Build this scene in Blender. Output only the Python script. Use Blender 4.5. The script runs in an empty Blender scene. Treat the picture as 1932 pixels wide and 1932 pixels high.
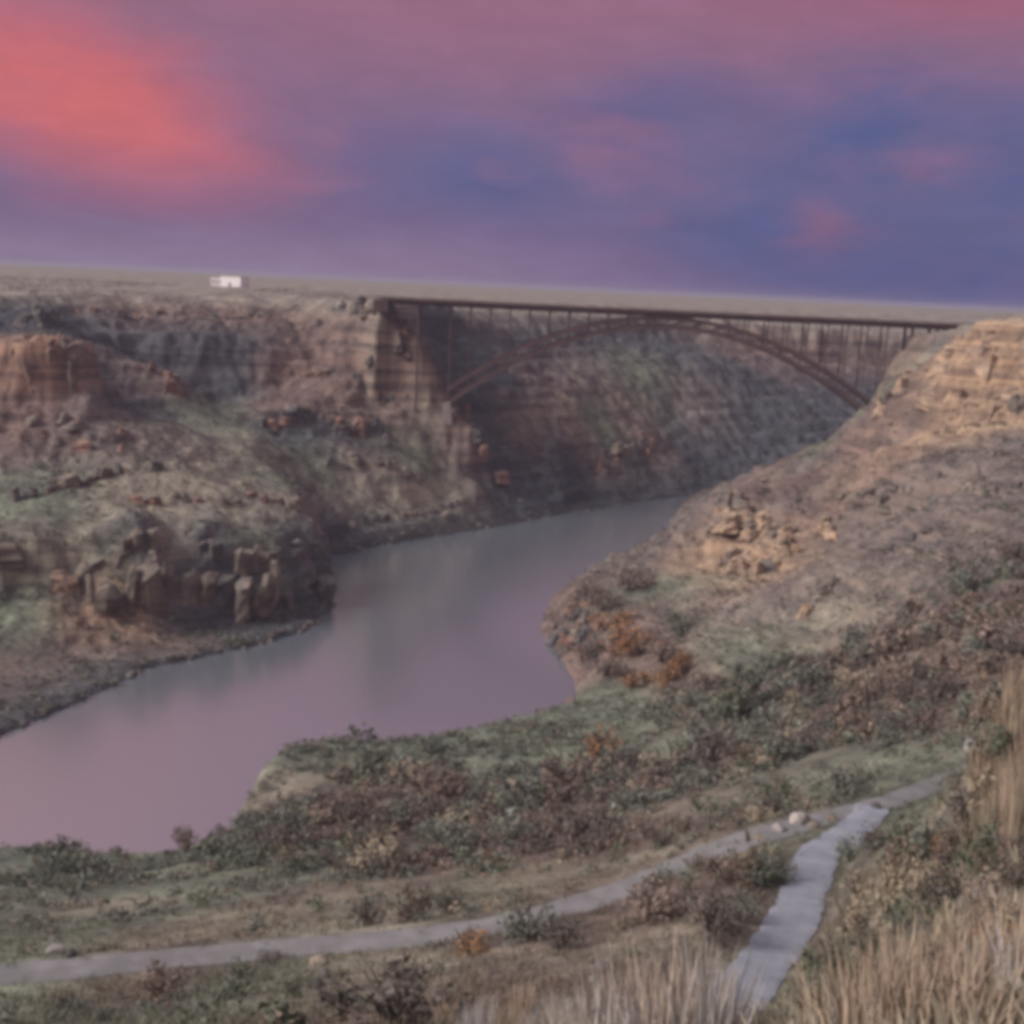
import bpy, math, random
import numpy as np
from mathutils import Vector, Matrix
from mathutils.geometry import delaunay_2d_cdt

# ---------------------------------------------------------------- scene, camera, light
S = bpy.context.scene
COL = S.collection
F = 2318.0                       # focal length in units of a 1932 px wide frame
CAM = Vector((0.0, 0.0, 160.0))
PITCH, ROLL = math.atan(426.0 / F), math.radians(2.67)
RM = Matrix.Rotation(math.pi / 2 - PITCH, 3, 'X') @ Matrix.Rotation(ROLL, 3, 'Z')

cd = bpy.data.cameras.new('camera')
cd.sensor_width = 36.0
cd.lens = 36.0 * F / 1932.0
cd.clip_start = 0.5
cd.clip_end = 200000.0
cam = bpy.data.objects.new('camera', cd)
cam.location = CAM
cam.rotation_euler = RM.to_euler()
COL.objects.link(cam)
S.camera = cam

SUN_EL, SUN_AZ = math.radians(36), math.radians(-108)   # azimuth from +Y, clockwise; behind and to the left
sd = Vector((math.sin(SUN_AZ) * math.cos(SUN_EL), math.cos(SUN_AZ) * math.cos(SUN_EL), math.sin(SUN_EL)))
ld = bpy.data.lights.new('sun', 'SUN')
ld.energy = 3.3
ld.angle = math.radians(25)
ld.color = (1.0, 0.93, 0.865)
sun = bpy.data.objects.new('sun', ld)
sun.rotation_euler = sd.to_track_quat('Z', 'Y').to_euler()
COL.objects.link(sun)

vs = S.view_settings
vs.view_transform = 'Standard'; vs.look = 'None'; vs.gamma = 1.0; vs.exposure = 0.08
vs.use_curve_mapping = False
S.cycles.filter_width = 5.0
S.cycles.max_bounces = 6
S.cycles.use_denoising = True


class NT:
    """small helper to write node trees as expressions"""
    def __init__(s, tree):
        s.t = tree; s.n = tree.nodes; s.l = tree.links
        s.n.clear()

    def new(s, kind, **kw):
        n = s.n.new(kind)
        for k, v in kw.items():
            if k.startswith('i_'):
                key = k[2:]
                key = int(key) if key.isdigit() else key.replace('_', ' ')
                s.put(n.inputs[key], v)
            else:
                setattr(n, k, v)
        return n

    def put(s, sock, v):
        if isinstance(v, bpy.types.NodeSocket):
            s.l.new(v, sock)
        else:
            sock.default_value = v

    def m(s, op, a, b=0.0, c=0.0, clamp=False):
        n = s.n.new('ShaderNodeMath'); n.operation = op; n.use_clamp = clamp
        s.put(n.inputs[0], a); s.put(n.inputs[1], b); s.put(n.inputs[2], c)
        return n.outputs[0]

    def ss(s, x, a, b):
        n = s.n.new('ShaderNodeMapRange'); n.interpolation_type = 'SMOOTHSTEP'
        s.put(n.inputs['Value'], x); s.put(n.inputs['From Min'], a); s.put(n.inputs['From Max'], b)
        return n.outputs[0]

    def mix(s, f, a, b, mode='MIX'):
        n = s.n.new('ShaderNodeMix'); n.data_type = 'RGBA'; n.blend_type = mode
        s.put(n.inputs[0], f)
        for sock, v in ((n.inputs[6], a), (n.inputs[7], b)):
            s.put(sock, v if isinstance(v, bpy.types.NodeSocket) else (v[0], v[1], v[2], 1.0))
        return n.outputs[2]

    def noise(s, vec, scale, detail=4, rough=0.55, dist=0.0):
        n = s.n.new('ShaderNodeTexNoise')
        if vec is not None:
            s.put(n.inputs['Vector'], vec)
        s.put(n.inputs['Scale'], scale); s.put(n.inputs['Detail'], detail)
        s.put(n.inputs['Roughness'], rough); s.put(n.inputs['Distortion'], dist)
        return n.outputs['Fac']


def srgb(r, g, b):
    f = lambda c: (c / 255 / 12.92) if c / 255 <= 0.04045 else ((c / 255 + 0.055) / 1.055) ** 2.4
    return (f(r), f(g), f(b))


# ---------------------------------------------------------------- world: dusk sky with lit cloud sheet
W = bpy.data.worlds.new('World')
S.world = W
W.use_nodes = True
g = NT(W.node_tree)
tc = g.new('ShaderNodeTexCoord').outputs['Generated']
sep = g.new('ShaderNodeSeparateXYZ', i_0=tc)
dx, dy, dz = sep.outputs
az = g.m('MULTIPLY', g.m('ARCTAN2', dx, dy), 57.29578)            # degrees, 0 = straight ahead, + right
el = g.m('MULTIPLY', g.m('ARCSINE', dz), 57.29578)
sky = g.new('ShaderNodeTexSky', sky_type='NISHITA', sun_disc=False, sun_elevation=SUN_EL, sun_rotation=SUN_AZ,
            air_density=1.2, dust_density=2.0).outputs[0]
dims = g.new('ShaderNodeCombineXYZ', i_0=g.m('MULTIPLY', az, 0.05), i_1=g.m('MULTIPLY', el, 0.14), i_2=0.0).outputs[0]
# clouds: soft stretched lumps measured in angles so that they stay level bands near the skyline
nA = g.noise(dims, 1.15, 3, 0.5, 0.4)
nB = g.noise(g.new('ShaderNodeVectorMath', operation='ADD', i_0=dims, i_1=(7.3, 2.1, 0)).outputs[0], 2.6, 3, 0.5, 0.3)
wob = g.m('ADD', g.m('MULTIPLY', g.m('SUBTRACT', nA, 0.5), 9.0), g.m('MULTIPLY', g.m('SUBTRACT', nB, 0.5), 6.0))
nC = g.noise(g.new('ShaderNodeVectorMath', operation='ADD', i_0=dims, i_1=(1.7, 9.4, 3.0)).outputs[0], 6.5, 5, 0.6, 0.5)
nD = g.noise(g.new('ShaderNodeVectorMath', operation='ADD', i_0=dims, i_1=(4.1, 5.2, 6.0)).outputs[0], 2.2, 4, 0.55, 0.6)
mauve = srgb(146, 100, 124)
violet = srgb(116, 96, 134)
slate = srgb(78, 86, 136)
salmon = srgb(200, 100, 108)
coral = srgb(212, 106, 100)
lav = srgb(138, 118, 150)
elw = g.m('ADD', el, g.m('MULTIPLY', wob, 0.22))
azw = g.m('ADD', az, g.m('MULTIPLY', g.m('SUBTRACT', nB, 0.5), 9.0))
c = g.mix(g.ss(elw, 12.0, 4.5), mauve, violet)
c = g.mix(g.m('MULTIPLY', g.ss(elw, 9.5, 13.5), g.ss(az, 2.0, 22.0)), c, srgb(156, 90, 112))


def lobe(a0, e0, ra, re, p=1.0):
    """soft elliptical cloud bank, angles in degrees"""
    x_ = g.m('DIVIDE', g.m('SUBTRACT', azw, a0), ra); y_ = g.m('DIVIDE', g.m('SUBTRACT', elw, e0), re)
    q = g.m('ADD', g.m('MULTIPLY', x_, x_), g.m('MULTIPLY', y_, y_))
    return g.m('MULTIPLY', g.m('EXPONENT', g.m('MULTIPLY', q, -0.9)), p)


keep_ = 1.0
for a0, e0, ra, re, p in ((-1.6, 4.6, 5.2, 2.2, .75), (5.8, 8.0, 4.4, 2.0, .62), (14.9, 6.8, 4.0, 3.2, 1.0), (23.0, 5.6, 5.0, 3.4, 1.0), (10.4, 3.4, 4.6, 2.6, .9),
                          (20.0, 1.4, 12.0, 2.4, 1.0), (36, 6, 7, 4, .9), (52, 4, 9, 4, .8), (-48, 5, 9, 3, .8), (-80, 6, 10, 4, .8), (80, 7, 12, 4, .8), (115, 5, 12, 4, .8), (150, 8, 12, 4, .8), (-120, 5, 14, 4, .7), (-160, 7, 10, 4, .8)):
    keep_ = g.m('MULTIPLY', keep_, g.m('SUBTRACT', 1.0, lobe(a0, e0, ra, re, p)))
blue = g.m('SUBTRACT', 1.0, keep_)
blue = g.m('MULTIPLY', blue, g.m('ADD', 0.72, g.m('MULTIPLY', g.ss(nD, 0.62, 0.38), 0.28)))
c = g.mix(blue, c, slate)
# lit salmon bank to the left of the view
ex = g.m('DIVIDE', g.m('SUBTRACT', azw, -20.0), 9.2)
ey = g.m('DIVIDE', g.m('ADD', g.m('SUBTRACT', elw, 7.1), g.m('MULTIPLY', g.m('ADD', az, 20.0), 0.20)), 3.5)
rr = g.m('SQRT', g.m('ADD', g.m('MULTIPLY', ex, ex), g.m('MULTIPLY', ey, ey)))
c = g.mix(g.m('MULTIPLY', g.ss(rr, 1.45, 0.2), 0.85), c, salmon)
c = g.mix(g.m('MULTIPLY', g.ss(rr, 0.65, 0.0), 0.45), c, coral)
# rosy streaks and a fine grain of cloud between the banks
c = g.mix(g.m('MULTIPLY', g.m('MULTIPLY', g.ss(nD, 0.50, 0.72), g.ss(el, 2.0, 6.0)), 0.35), c, srgb(146, 98, 126))
c = g.mix(g.m('MULTIPLY', g.m('MULTIPLY', g.ss(nB, 0.52, 0.75), g.ss(el, 1.0, 4.0)), 0.32), c, srgb(152, 98, 128))
c = g.mix(lobe(13.2, 3.2, 1.5, 1.3, 0.5), c, srgb(146, 92, 118))
# pale lavender clear strip under the cloud deck
low = g.m('MULTIPLY', g.ss(g.m('ADD', el, g.m('MULTIPLY', wob, 0.12)), 3.2, 0.4), g.ss(az, 12.0, -10.0))
c = g.mix(g.m('MULTIPLY', low, 0.85), c, lav)
grain = g.m('ADD', 0.84, g.m('MULTIPLY', nC, 0.32))
c = g.new('ShaderNodeVectorMath', operation='SCALE', i_0=c, i_Scale=grain).outputs[0]
# the lit side of the deck stays pink higher up
c = g.mix(g.m('MULTIPLY', g.m('MULTIPLY', g.ss(el, 12.0, 22.0), g.ss(el, 60.0, 35.0)), g.ss(az, 0.0, -32.0)), c, srgb(196, 140, 148))
# overhead the deck thins to a paler grey
c = g.mix(g.ss(el, 22.0, 55.0), c, srgb(180, 181, 192))
clear = g.mix(1.0, sky, (0.1, 0.1, 0.1), 'MULTIPLY')
c = g.mix(0.94, clear, c)
bg = g.new('ShaderNodeBackground', i_0=c, i_1=1.0)
g.l.new(bg.outputs[0], g.new('ShaderNodeOutputWorld').inputs[0])


# ---------------------------------------------------------------- helpers
def at(u, v, D):
    d = RM @ Vector(((u - 966) / F, -(v - 966) / F, -1.0))
    return CAM + d * (D / d.y)


def at_z(u, v, z):
    d = RM @ Vector(((u - 966) / F, -(v - 966) / F, -1.0))
    return CAM + d * ((z - CAM.z) / d.z)


def tag(o, label=None, cat=None, group=None, kind=None):
    if label: o['label'] = label
    if cat: o['category'] = cat
    if group: o['group'] = group
    if kind: o['kind'] = kind
    return o


def mesh_np(name, co, faces, mats, smooth=False, attrs=None, midx=None):
    """co (n,3); faces (m,k) of one size k"""
    me = bpy.data.meshes.new(name)
    co = np.asarray(co, np.float32); faces = np.asarray(faces, np.int32)
    n, (m_, k) = len(co), faces.shape
    me.vertices.add(n); me.loops.add(m_ * k); me.polygons.add(m_)
    me.vertices.foreach_set('co', co.ravel())
    me.loops.foreach_set('vertex_index', faces.ravel())
    me.polygons.foreach_set('loop_start', np.arange(0, m_ * k, k, dtype=np.int32))
    if smooth:
        me.polygons.foreach_set('use_smooth', np.ones(m_, bool))
    if midx is not None:
        me.polygons.foreach_set('material_index', np.asarray(midx, np.int32))
    for mt in (mats if isinstance(mats, (list, tuple)) else [mats]):
        me.materials.append(mt)
    for an, av in (attrs or {}).items():
        a = me.attributes.new(an, 'FLOAT_COLOR', 'POINT')
        av = np.asarray(av, np.float32)
        if av.shape[1] == 3:
            av = np.concatenate([av, np.ones((n, 1), np.float32)], 1)
        a.data.foreach_set('color', av.ravel())
    me.update(calc_edges=True)
    return me


def link(name, me, parent=None, loc=None):
    o = bpy.data.objects.new(name, me)
    COL.objects.link(o)
    if parent is not None: o.parent = parent
    if loc is not None: o.location = loc
    return o


def vnoise(x, y, seed=0):
    """vectorised gradient noise, about -1..1"""
    xi = np.floor(x).astype(np.int64); yi = np.floor(y).astype(np.int64)
    fx, fy = x - xi, y - yi
    u = fx * fx * fx * (fx * (fx * 6 - 15) + 10); v = fy * fy * fy * (fy * (fy * 6 - 15) + 10)

    def grad(ix, iy, gx, gy):
        h = (ix * 374761393 + iy * 668265263 + seed * 974634777) & 0xffffffff
        h = ((h ^ (h >> 13)) * 1274126177) & 0xffffffff
        a = ((h ^ (h >> 16)) & 0xffff) * (2 * math.pi / 65536)
        return np.cos(a) * gx + np.sin(a) * gy
    n00 = grad(xi, yi, fx, fy); n10 = grad(xi + 1, yi, fx - 1, fy)
    n01 = grad(xi, yi + 1, fx, fy - 1); n11 = grad(xi + 1, yi + 1, fx - 1, fy - 1)
    return 1.5 * ((n00 * (1 - u) + n10 * u) * (1 - v) + (n01 * (1 - u) + n11 * u) * v)


def fbm(x, y, wl, octs=4, seed=0, gain=0.5, ridged=False):
    t = np.zeros_like(x); a = 1.0; s = 0.0
    for i in range(octs):
        n = vnoise(x / wl, y / wl, seed + i * 17)
        t += a * ((1 - 2 * np.abs(n)) if ridged else n)
        s += a; a *= gain; wl *= 0.5
    return t / s


# ---------------------------------------------------------------- terrain: surveyed points and break lines
# ground kinds: albedo, roughness of relief, cover of scrub
KIND = {
    'G': ((0.165, 0.190, 0.148), 0.30, 0.8),   # grey-green grass and sage
    'T': ((0.255, 0.238, 0.195), 0.35, 0.5),   # dry tan grass
    'R': ((0.170, 0.135, 0.118), 0.45, 1.0),   # rust-brown scrub ground
    'P': ((0.185, 0.158, 0.148), 0.80, 0.85),   # purple-grey talus
    'K': ((0.390, 0.290, 0.205), 1.00, 0.0),   # tan rock
    'D': ((0.080, 0.086, 0.102), 1.00, 0.25),   # dark basalt; bluish-dark tone also paints in shade on canyon walls
    'B': ((0.195, 0.145, 0.130), 0.80, 0.3),   # red-brown slope
    'O': ((0.330, 0.225, 0.170), 1.00, 0.0),   # orange rock
    'S': ((0.070, 0.070, 0.070), 0.20, 0.0),   # river bed, wet stones
    'M': ((0.270, 0.252, 0.220), 0.15, 0.3),   # sage plateau
}
PTS, EDGES = [], []


def P(u, v, D, k):
    p = at(u, v, D); PTS.append((p.x, p.y, p.z, k)); return len(PTS) - 1


def Wp(x, y, z, k):
    PTS.append((x, y, z, k)); return len(PTS) - 1


def Z0(u, v, k, z=1.1):
    p = at_z(u, v, z); PTS.append((p.x, p.y, z, k)); return len(PTS) - 1


def chain(ids):
    for a, b in zip(ids, ids[1:]): EDGES.append((a, b))
    return ids


# river left bank (far shore), left to right
FAR_SHORE = [Wp(-1200, 560, 0, 'D'), Wp(-500, 480, 0, 'D')] + [Z0(u, v, k) for u, v, k in (
    (-120, 1425, 'D'), (0, 1385, 'D'), (130, 1330, 'D'), (280, 1258, 'D'), (400, 1232, 'D'), (480, 1216, 'D'), (570, 1190, 'D'), (622, 1152, 'D'),
    (630, 1095, 'D'), (612, 1050, 'D'), (720, 1026, 'D'), (830, 1008, 'D'), (950, 988, 'D'), (1060, 968, 'D'), (1180, 948, 'D'),
    (1290, 934, 'D'))] + [Wp(200, 1030, 0, 'D'), Wp(330, 1080, 0, 'D'), Wp(700, 1150, 0, 'D'), Wp(1500, 1200, 0, 'D')]
chain(FAR_SHORE)
# river right bank (near shore), left to right
NEAR_SHORE = [Wp(-1200, 420, 0, 'G'), Wp(-500, 350, 0, 'G')] + [Z0(u, v, k) for u, v, k in (
    (-120, 1598, 'G'), (0, 1594, 'G'), (110, 1592, 'G'), (200, 1606, 'G'), (330, 1598, 'G'), (432, 1556, 'G'), (465, 1480, 'T'), (490, 1440, 'G'),
    (545, 1402, 'G'), (610, 1390, 'G'), (720, 1393, 'G'), (860, 1376, 'G'), (1000, 1344, 'G'), (1080, 1316, 'G'),
    (1085, 1286, 'B'), (1060, 1240, 'B'), (1018, 1185, 'B'), (1042, 1118, 'B'), (1110, 1072, 'P'), (1200, 1042, 'P'), (1255, 1002, 'P'),
    (1275, 965, 'P'), (1300, 942, 'P'))] + [Wp(205, 985, 0, 'P'), Wp(330, 1020, 0, 'P'), Wp(700, 1070, 0, 'P'), Wp(1500, 1110, 0, 'P')]
chain(NEAR_SHORE)
# river bed
for x, y in ((-1200, 490), (-500, 415), (-260, 400), (-170, 385), (-120, 400), (-80, 440), (-40, 520), (-20, 590), (0, 660), (40, 770), (95, 880), (265, 1030), (700, 1110), (1500, 1155)):
    Wp(x, y, -9, 'S')

# ---- left bank: promontory cliff above the water
pt = chain([P(-120, 1010, 520, 'T'), P(0, 1010, 525, 'T'), P(60, 1005, 528, 'T'), P(140, 1030, 538, 'T'), P(205, 1038, 534, 'G'), P(262, 978, 548, 'D'),
            P(330, 1005, 560, 'T'), P(400, 1000, 566, 'D'), P(470, 1022, 574, 'G'), P(545, 1010, 592, 'D'), P(606, 1015, 606, 'D')])
pb = chain([P(-120, 1130, 508, 'G'), P(0, 1125, 512, 'G'), P(60, 1120, 518, 'G'), P(118, 1118, 524, 'D'), P(150, 1185, 508, 'O'), P(260, 1195, 512, 'K'), P(330, 1195, 522, 'D'),
            P(400, 1195, 533, 'D'), P(480, 1195, 545, 'D'), P(560, 1180, 562, 'D'), P(616, 1145, 585, 'D')])
P(618, 1060, 640, 'D')
P(-120, 1270, 470, 'R'); P(20, 1260, 474, 'R'); P(130, 1240, 485, 'P'); P(230, 1225, 495, 'R'); P(350, 1215, 512, 'R'); P(60, 1200, 490, 'G'); P(-50, 1190, 488, 'G')
# benches behind it
for u, v, D, k in ((-120, 970, 560, 'G'), (0, 970, 565, 'G'), (100, 965, 570, 'G'), (220, 950, 585, 'T'), (330, 955, 595, 'T'), (430, 965, 600, 'T'), (520, 960, 620, 'T'),
                   (590, 965, 640, 'P'),
                   (0, 925, 600, 'G'), (130, 915, 610, 'G'), (180, 905, 615, 'T'), (250, 893, 625, 'T'), (340, 882, 632, 'T'),
                   (-120, 880, 640, 'P'), (0, 880, 640, 'P'), (100, 868, 650, 'P'), (200, 850, 655, 'P'), (300, 868, 652, 'P'),
                   (400, 905, 655, 'T'), (470, 880, 690, 'T'), (520, 900, 690, 'G'), (560, 930, 690, 'P'), (420, 845, 715, 'T'), (480, 840, 735, 'T'),
                   (600, 955, 735, 'P'), (600, 880, 780, 'G'), (680, 940, 765, 'T'), (680, 860, 800, 'P'), (760, 900, 800, 'T'), (740, 960, 775, 'T'), (800, 955, 797, 'T'), (800, 870, 828, 'G'),
                   (860, 950, 812, 'T'), (860, 880, 840, 'P'), (920, 930, 850, 'D'), (930, 850, 880, 'D'), (880, 800, 868, 'B'), (650, 1000, 722, 'D')):
    P(u, v, D, k)
# dark ledge cliff 500..740, 770..830
chain([P(500, 775, 815, 'B'), P(580, 765, 832, 'B'), P(660, 775, 838, 'B'), P(740, 785, 850, 'B')])
chain([P(500, 815, 802, 'D'), P(580, 810, 815, 'D'), P(660, 825, 822, 'D'), P(745, 835, 835, 'G')])
# orange butte on the left
ob = chain([P(-120, 640, 690, 'O'), P(0, 645, 690, 'O'), P(60, 630, 694, 'O'), P(130, 625, 700, 'O'), P(165, 640, 705, 'O')])
oc = chain([P(-120, 760, 678, 'B'), P(0, 758, 678, 'B'), P(60, 758, 682, 'B'), P(125, 752, 688, 'B'), P(172, 745, 696, 'P')])
P(-60, 830, 655, 'B'); P(60, 820, 660, 'B'); P(160, 800, 672, 'P'); P(230, 800, 690, 'P'); P(270, 830, 672, 'P'); P(190, 760, 712, 'D'); P(240, 770, 745, 'D')
# alcove wall behind the butte, its shade painted in as dark ground colour
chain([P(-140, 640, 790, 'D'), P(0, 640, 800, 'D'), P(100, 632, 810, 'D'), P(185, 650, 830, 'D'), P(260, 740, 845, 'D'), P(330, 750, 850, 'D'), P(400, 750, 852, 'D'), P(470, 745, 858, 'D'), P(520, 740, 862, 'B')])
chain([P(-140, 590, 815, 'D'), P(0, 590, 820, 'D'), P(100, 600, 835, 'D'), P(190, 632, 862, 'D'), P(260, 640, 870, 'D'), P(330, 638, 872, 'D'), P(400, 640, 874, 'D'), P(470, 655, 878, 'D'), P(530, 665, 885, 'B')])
# reddish knob 280..340, 700..760
P(300, 705, 808, 'B'); P(330, 730, 798, 'B'); P(350, 775, 780, 'G'); P(300, 790, 770, 'D'); P(420, 790, 800, 'G'); P(470, 795, 805, 'G'); P(240, 800, 752, 'D')
# left rim
rim_l = chain([P(-160, 552, 880, 'M'), P(0, 552, 885, 'M'), P(120, 552, 900, 'M'), P(250, 556, 950, 'M'), P(400, 560, 980, 'M'), P(550, 566, 985, 'M'), P(640, 566, 955, 'M'), P(715, 566, 900, 'M')])
P(250, 590, 920, 'B'); P(400, 595, 940, 'B'); P(550, 605, 945, 'B'); P(640, 625, 920, 'B'); P(600, 690, 892, 'B'); P(690, 700, 882, 'B'); P(680, 592, 915, 'P')
P(760, 740, 872, 'B'); P(800, 770, 868, 'T'); P(700, 768, 860, 'T'); P(830, 740, 876, 'B'); P(850, 765, 872, 'B')
chain([P(735, 568, 880, 'M'), P(760, 572, 905, 'M'), P(800, 580, 950, 'D'), P(850, 584, 1000, 'D')])
chain([P(742, 600, 876, 'B'), P(775, 640, 878, 'B'), P(810, 650, 930, 'D'), P(850, 650, 975, 'D')])
P(820, 700, 895, 'D'); P(870, 700, 930, 'D')
# ---- far wall beyond the bridge
chain([P(850, 584, 1010, 'M'), P(950, 590, 1090, 'M'), P(1100, 598, 1180, 'M'), P(1250, 606, 1260, 'M'), P(1400, 613, 1310, 'M'), P(1550, 621, 1360, 'M'), P(1700, 628, 1400, 'M'), P(1900, 640, 1500, 'M'), Wp(1500, 1700, 140, 'M')])
chain([P(900, 640, 1000, 'D'), P(1000, 645, 1070, 'D'), P(1120, 640, 1160, 'D'), P(1250, 650, 1240, 'D'), P(1400, 662, 1285, 'B'), P(1550, 690, 1330, 'B'), P(1700, 690, 1375, 'B'), Wp(1500, 1660, 100, 'B')])
for u, v, D, k in ((960, 740, 960, 'D'), (1000, 780, 950, 'B'), (1060, 760, 980, 'B'), (1100, 700, 1060, 'P'), (1200, 700, 1120, 'G'), (1120, 800, 985, 'G'), (1060, 860, 930, 'D'),
                   (960, 880, 880, 'D'), (1010, 920, 885, 'D'), (1140, 890, 955, 'P'), (1200, 820, 1020, 'B'), (1230, 860, 1010, 'B'), (1290, 760, 1110, 'P'), (1320, 680, 1200, 'D'),
                   (1300, 860, 1040, 'D'), (1420, 760, 1160, 'D'), (1420, 840, 1090, 'D'), (1520, 760, 1210, 'D'), (1560, 800, 1180, 'D'), (1620, 740, 1260, 'D'), (1240, 915, 985, 'D'), (1120, 940, 930, 'D'), (1350, 905, 1030, 'D')):
    P(u, v, D, k)
# ---- right bank: skyline of the slope, cliffs and talus
chain([P(1340, 922, 905, 'P'), P(1400, 900, 870, 'P'), P(1480, 870, 835, 'B'), P(1570, 830, 805, 'G'), P(1640, 790, 785, 'G'), P(1690, 735, 770, 'B'), P(1735, 695, 758, 'B'), P(1790, 652, 748, 'B')])
rim_r = chain([P(1828, 622, 760, 'M'), P(1870, 604, 735, 'M'), P(1932, 594, 715, 'M'), P(2050, 592, 690, 'M'), P(2300, 605, 600, 'M')])
ct = chain([P(1800, 645, 735, 'K'), P(1845, 622, 705, 'K'), P(1932, 612, 690, 'K'), P(2060, 612, 670, 'K'), P(2300, 625, 580, 'K')])
cm = chain([P(1770, 735, 688, 'K'), P(1850, 735, 680, 'K'), P(1932, 720, 674, 'K'), P(2060, 730, 652, 'K'), P(2300, 740, 565, 'K')])
cb = chain([P(1770, 818, 662, 'K'), P(1850, 808, 656, 'K'), P(1932, 795, 650, 'K'), P(2060, 800, 625, 'P'), P(2300, 810, 540, 'P')])
P(1735, 790, 690, 'B'); P(1700, 830, 690, 'P')
for u, v, D, k in ((1600, 880, 700, 'B'), (1750, 880, 600, 'P'), (1900, 880, 560, 'P'), (2060, 880, 540, 'P'), (2300, 900, 470, 'P'),
                   (1500, 910, 730, 'P'), (1640, 960, 590, 'P'), (1780, 980, 500, 'P'), (1932, 980, 470, 'P'), (2100, 990, 440, 'P'),
                   (1640, 1060, 500, 'P'), (1780, 1080, 430, 'P'), (1920, 1080, 390, 'P'), (2100, 1100, 360, 'P'),
                   (1560, 1180, 455, 'T'), (1700, 1180, 400, 'P'), (1850, 1180, 330, 'R'), (2000, 1180, 300, 'P'),
                   (1560, 1270, 395, 'R'), (1700, 1270, 330, 'R'), (1840, 1270, 260, 'R'),
                   (1450, 1330, 355, 'R'), (1600, 1350, 300, 'R'), (1750, 1360, 235, 'R'), (1850, 1360, 205, 'R'),
                   (1350, 1390, 330, 'G'), (1450, 1420, 270, 'R'), (1600, 1430, 215, 'G'), (1750, 1420, 190, 'G'),
                   (1300, 1470, 280, 'R'), (1450, 1490, 205, 'T'), (1600, 1480, 175, 'G'), (1720, 1460, 168, 'G'),
                   (1300, 1180, 510, 'P'), (1400, 1220, 455, 'G'), (1300, 1300, 430, 'B'), (1400, 1290, 410, 'G'), (1250, 1100, 590, 'G'), (1180, 1130, 575, 'G'),
                   (1190, 1170, 540, 'B'), (1110, 1190, 540, 'R'), (1150, 1240, 495, 'B'), (1220, 1270, 470, 'B'), (1350, 1320, 400, 'R'), (1160, 1300, 465, 'G'),
                   (1100, 1120, 600, 'R'), (1180, 1080, 640, 'P'), (1290, 1040, 660, 'P'), (1310, 985, 740, 'P')):
    P(u, v, D, k)
# outcrop in the middle of the right bank
chain([P(1330, 955, 655, 'P'), P(1400, 932, 642, 'B'), P(1470, 960, 628, 'P'), P(1550, 985, 610, 'B'), P(1580, 1000, 600, 'P')])
chain([P(1340, 1075, 615, 'K'), P(1400, 1092, 600, 'K'), P(1470, 1080, 592, 'K'), P(1545, 1030, 596, 'P'), P(1590, 1030, 585, 'P')])
# ---- near ground
for u, v, D, k in (
        (-120, 1640, 300, 'G'), (0, 1640, 295, 'G'), (110, 1640, 292, 'G'), (220, 1650, 288, 'G'), (330, 1640, 300, 'G'), (440, 1600, 325, 'G'), (500, 1530, 345, 'R'),
        (520, 1470, 372, 'T'), (600, 1440, 395, 'G'), (720, 1440, 392, 'G'), (860, 1425, 396, 'G'), (1000, 1400, 405, 'G'), (1120, 1360, 425, 'G'), (1200, 1350, 420, 'G'),
        (600, 1510, 345, 'R'), (750, 1500, 348, 'R'), (900, 1500, 340, 'R'), (1050, 1470, 345, 'G'), (1180, 1430, 350, 'G'),
        (600, 1590, 285, 'R'), (750, 1580, 280, 'R'), (900, 1580, 270, 'R'), (1050, 1560, 255, 'R'), (1180, 1530, 255, 'R'),
        (-120, 1710, 215, 'G'), (0, 1700, 215, 'G'), (150, 1710, 210, 'T'), (300, 1700, 215, 'T'), (450, 1670, 225, 'G'), (600, 1650, 215, 'G'), (780, 1640, 195, 'R'), (950, 1630, 190, 'R'), (1100, 1600, 190, 'R'),
        (-120, 1780, 140, 'G'), (0, 1770, 140, 'G'), (150, 1760, 145, 'G'), (300, 1755, 145, 'T'), (450, 1740, 145, 'T'), (620, 1710, 140, 'T'), (800, 1690, 140, 'G'), (980, 1668, 140, 'T'), (1140, 1640, 140, 'T'), (1270, 1580, 145, 'R'), (1400, 1545, 150, 'R'),
        # below / in front of the trail
        (0, 1905, 78, 'G'), (200, 1890, 80, 'R'), (400, 1870, 80, 'G'), (600, 1850, 80, 'T'), (800, 1825, 84, 'T'), (1000, 1785, 88, 'R'), (1150, 1740, 92, 'R'), (1300, 1690, 96, 'R'), (1400, 1640, 102, 'R'),
        (1250, 1800, 76, 'T'), (1100, 1850, 68, 'R'), (900, 1890, 64, 'R'), (650, 1920, 58, 'R'), (300, 1940, 64, 'G'), (0, 1970, 60, 'G'),
        (1680, 1570, 118, 'G'), (1660, 1640, 95, 'T'), (1640, 1720, 76, 'T'), (1600, 1800, 62, 'G'), (1560, 1880, 54, 'T'), (1540, 1950, 47, 'G'),
        (1780, 1520, 100, 'G'), (1850, 1430, 75, 'T'), (1905, 1300, 62, 'T'), (1990, 1200, 52, 'T'),
        (1760, 1640, 62, 'G'), (1720, 1800, 42, 'T'), (1700, 1940, 30, 'T'), (1880, 1500, 48, 'T'), (1870, 1650, 33, 'T'), (1860, 1800, 22, 'T'), (1850, 1960, 15, 'T'), (2000, 1500, 30, 'T'), (2000, 1800, 15, 'T'), (2050, 2050, 9, 'T'),
        # lip of the knoll just below the frame
        (1400, 2300, 30, 'T'), (1200, 2120, 27, 'T'), (1000, 2030, 26, 'T'), (850, 2040, 30, 'T'), (700, 2060, 33, 'R'), (400, 2120, 36, 'G'), (0, 2150, 40, 'G')):
    P(u, v, D, k)
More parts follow.
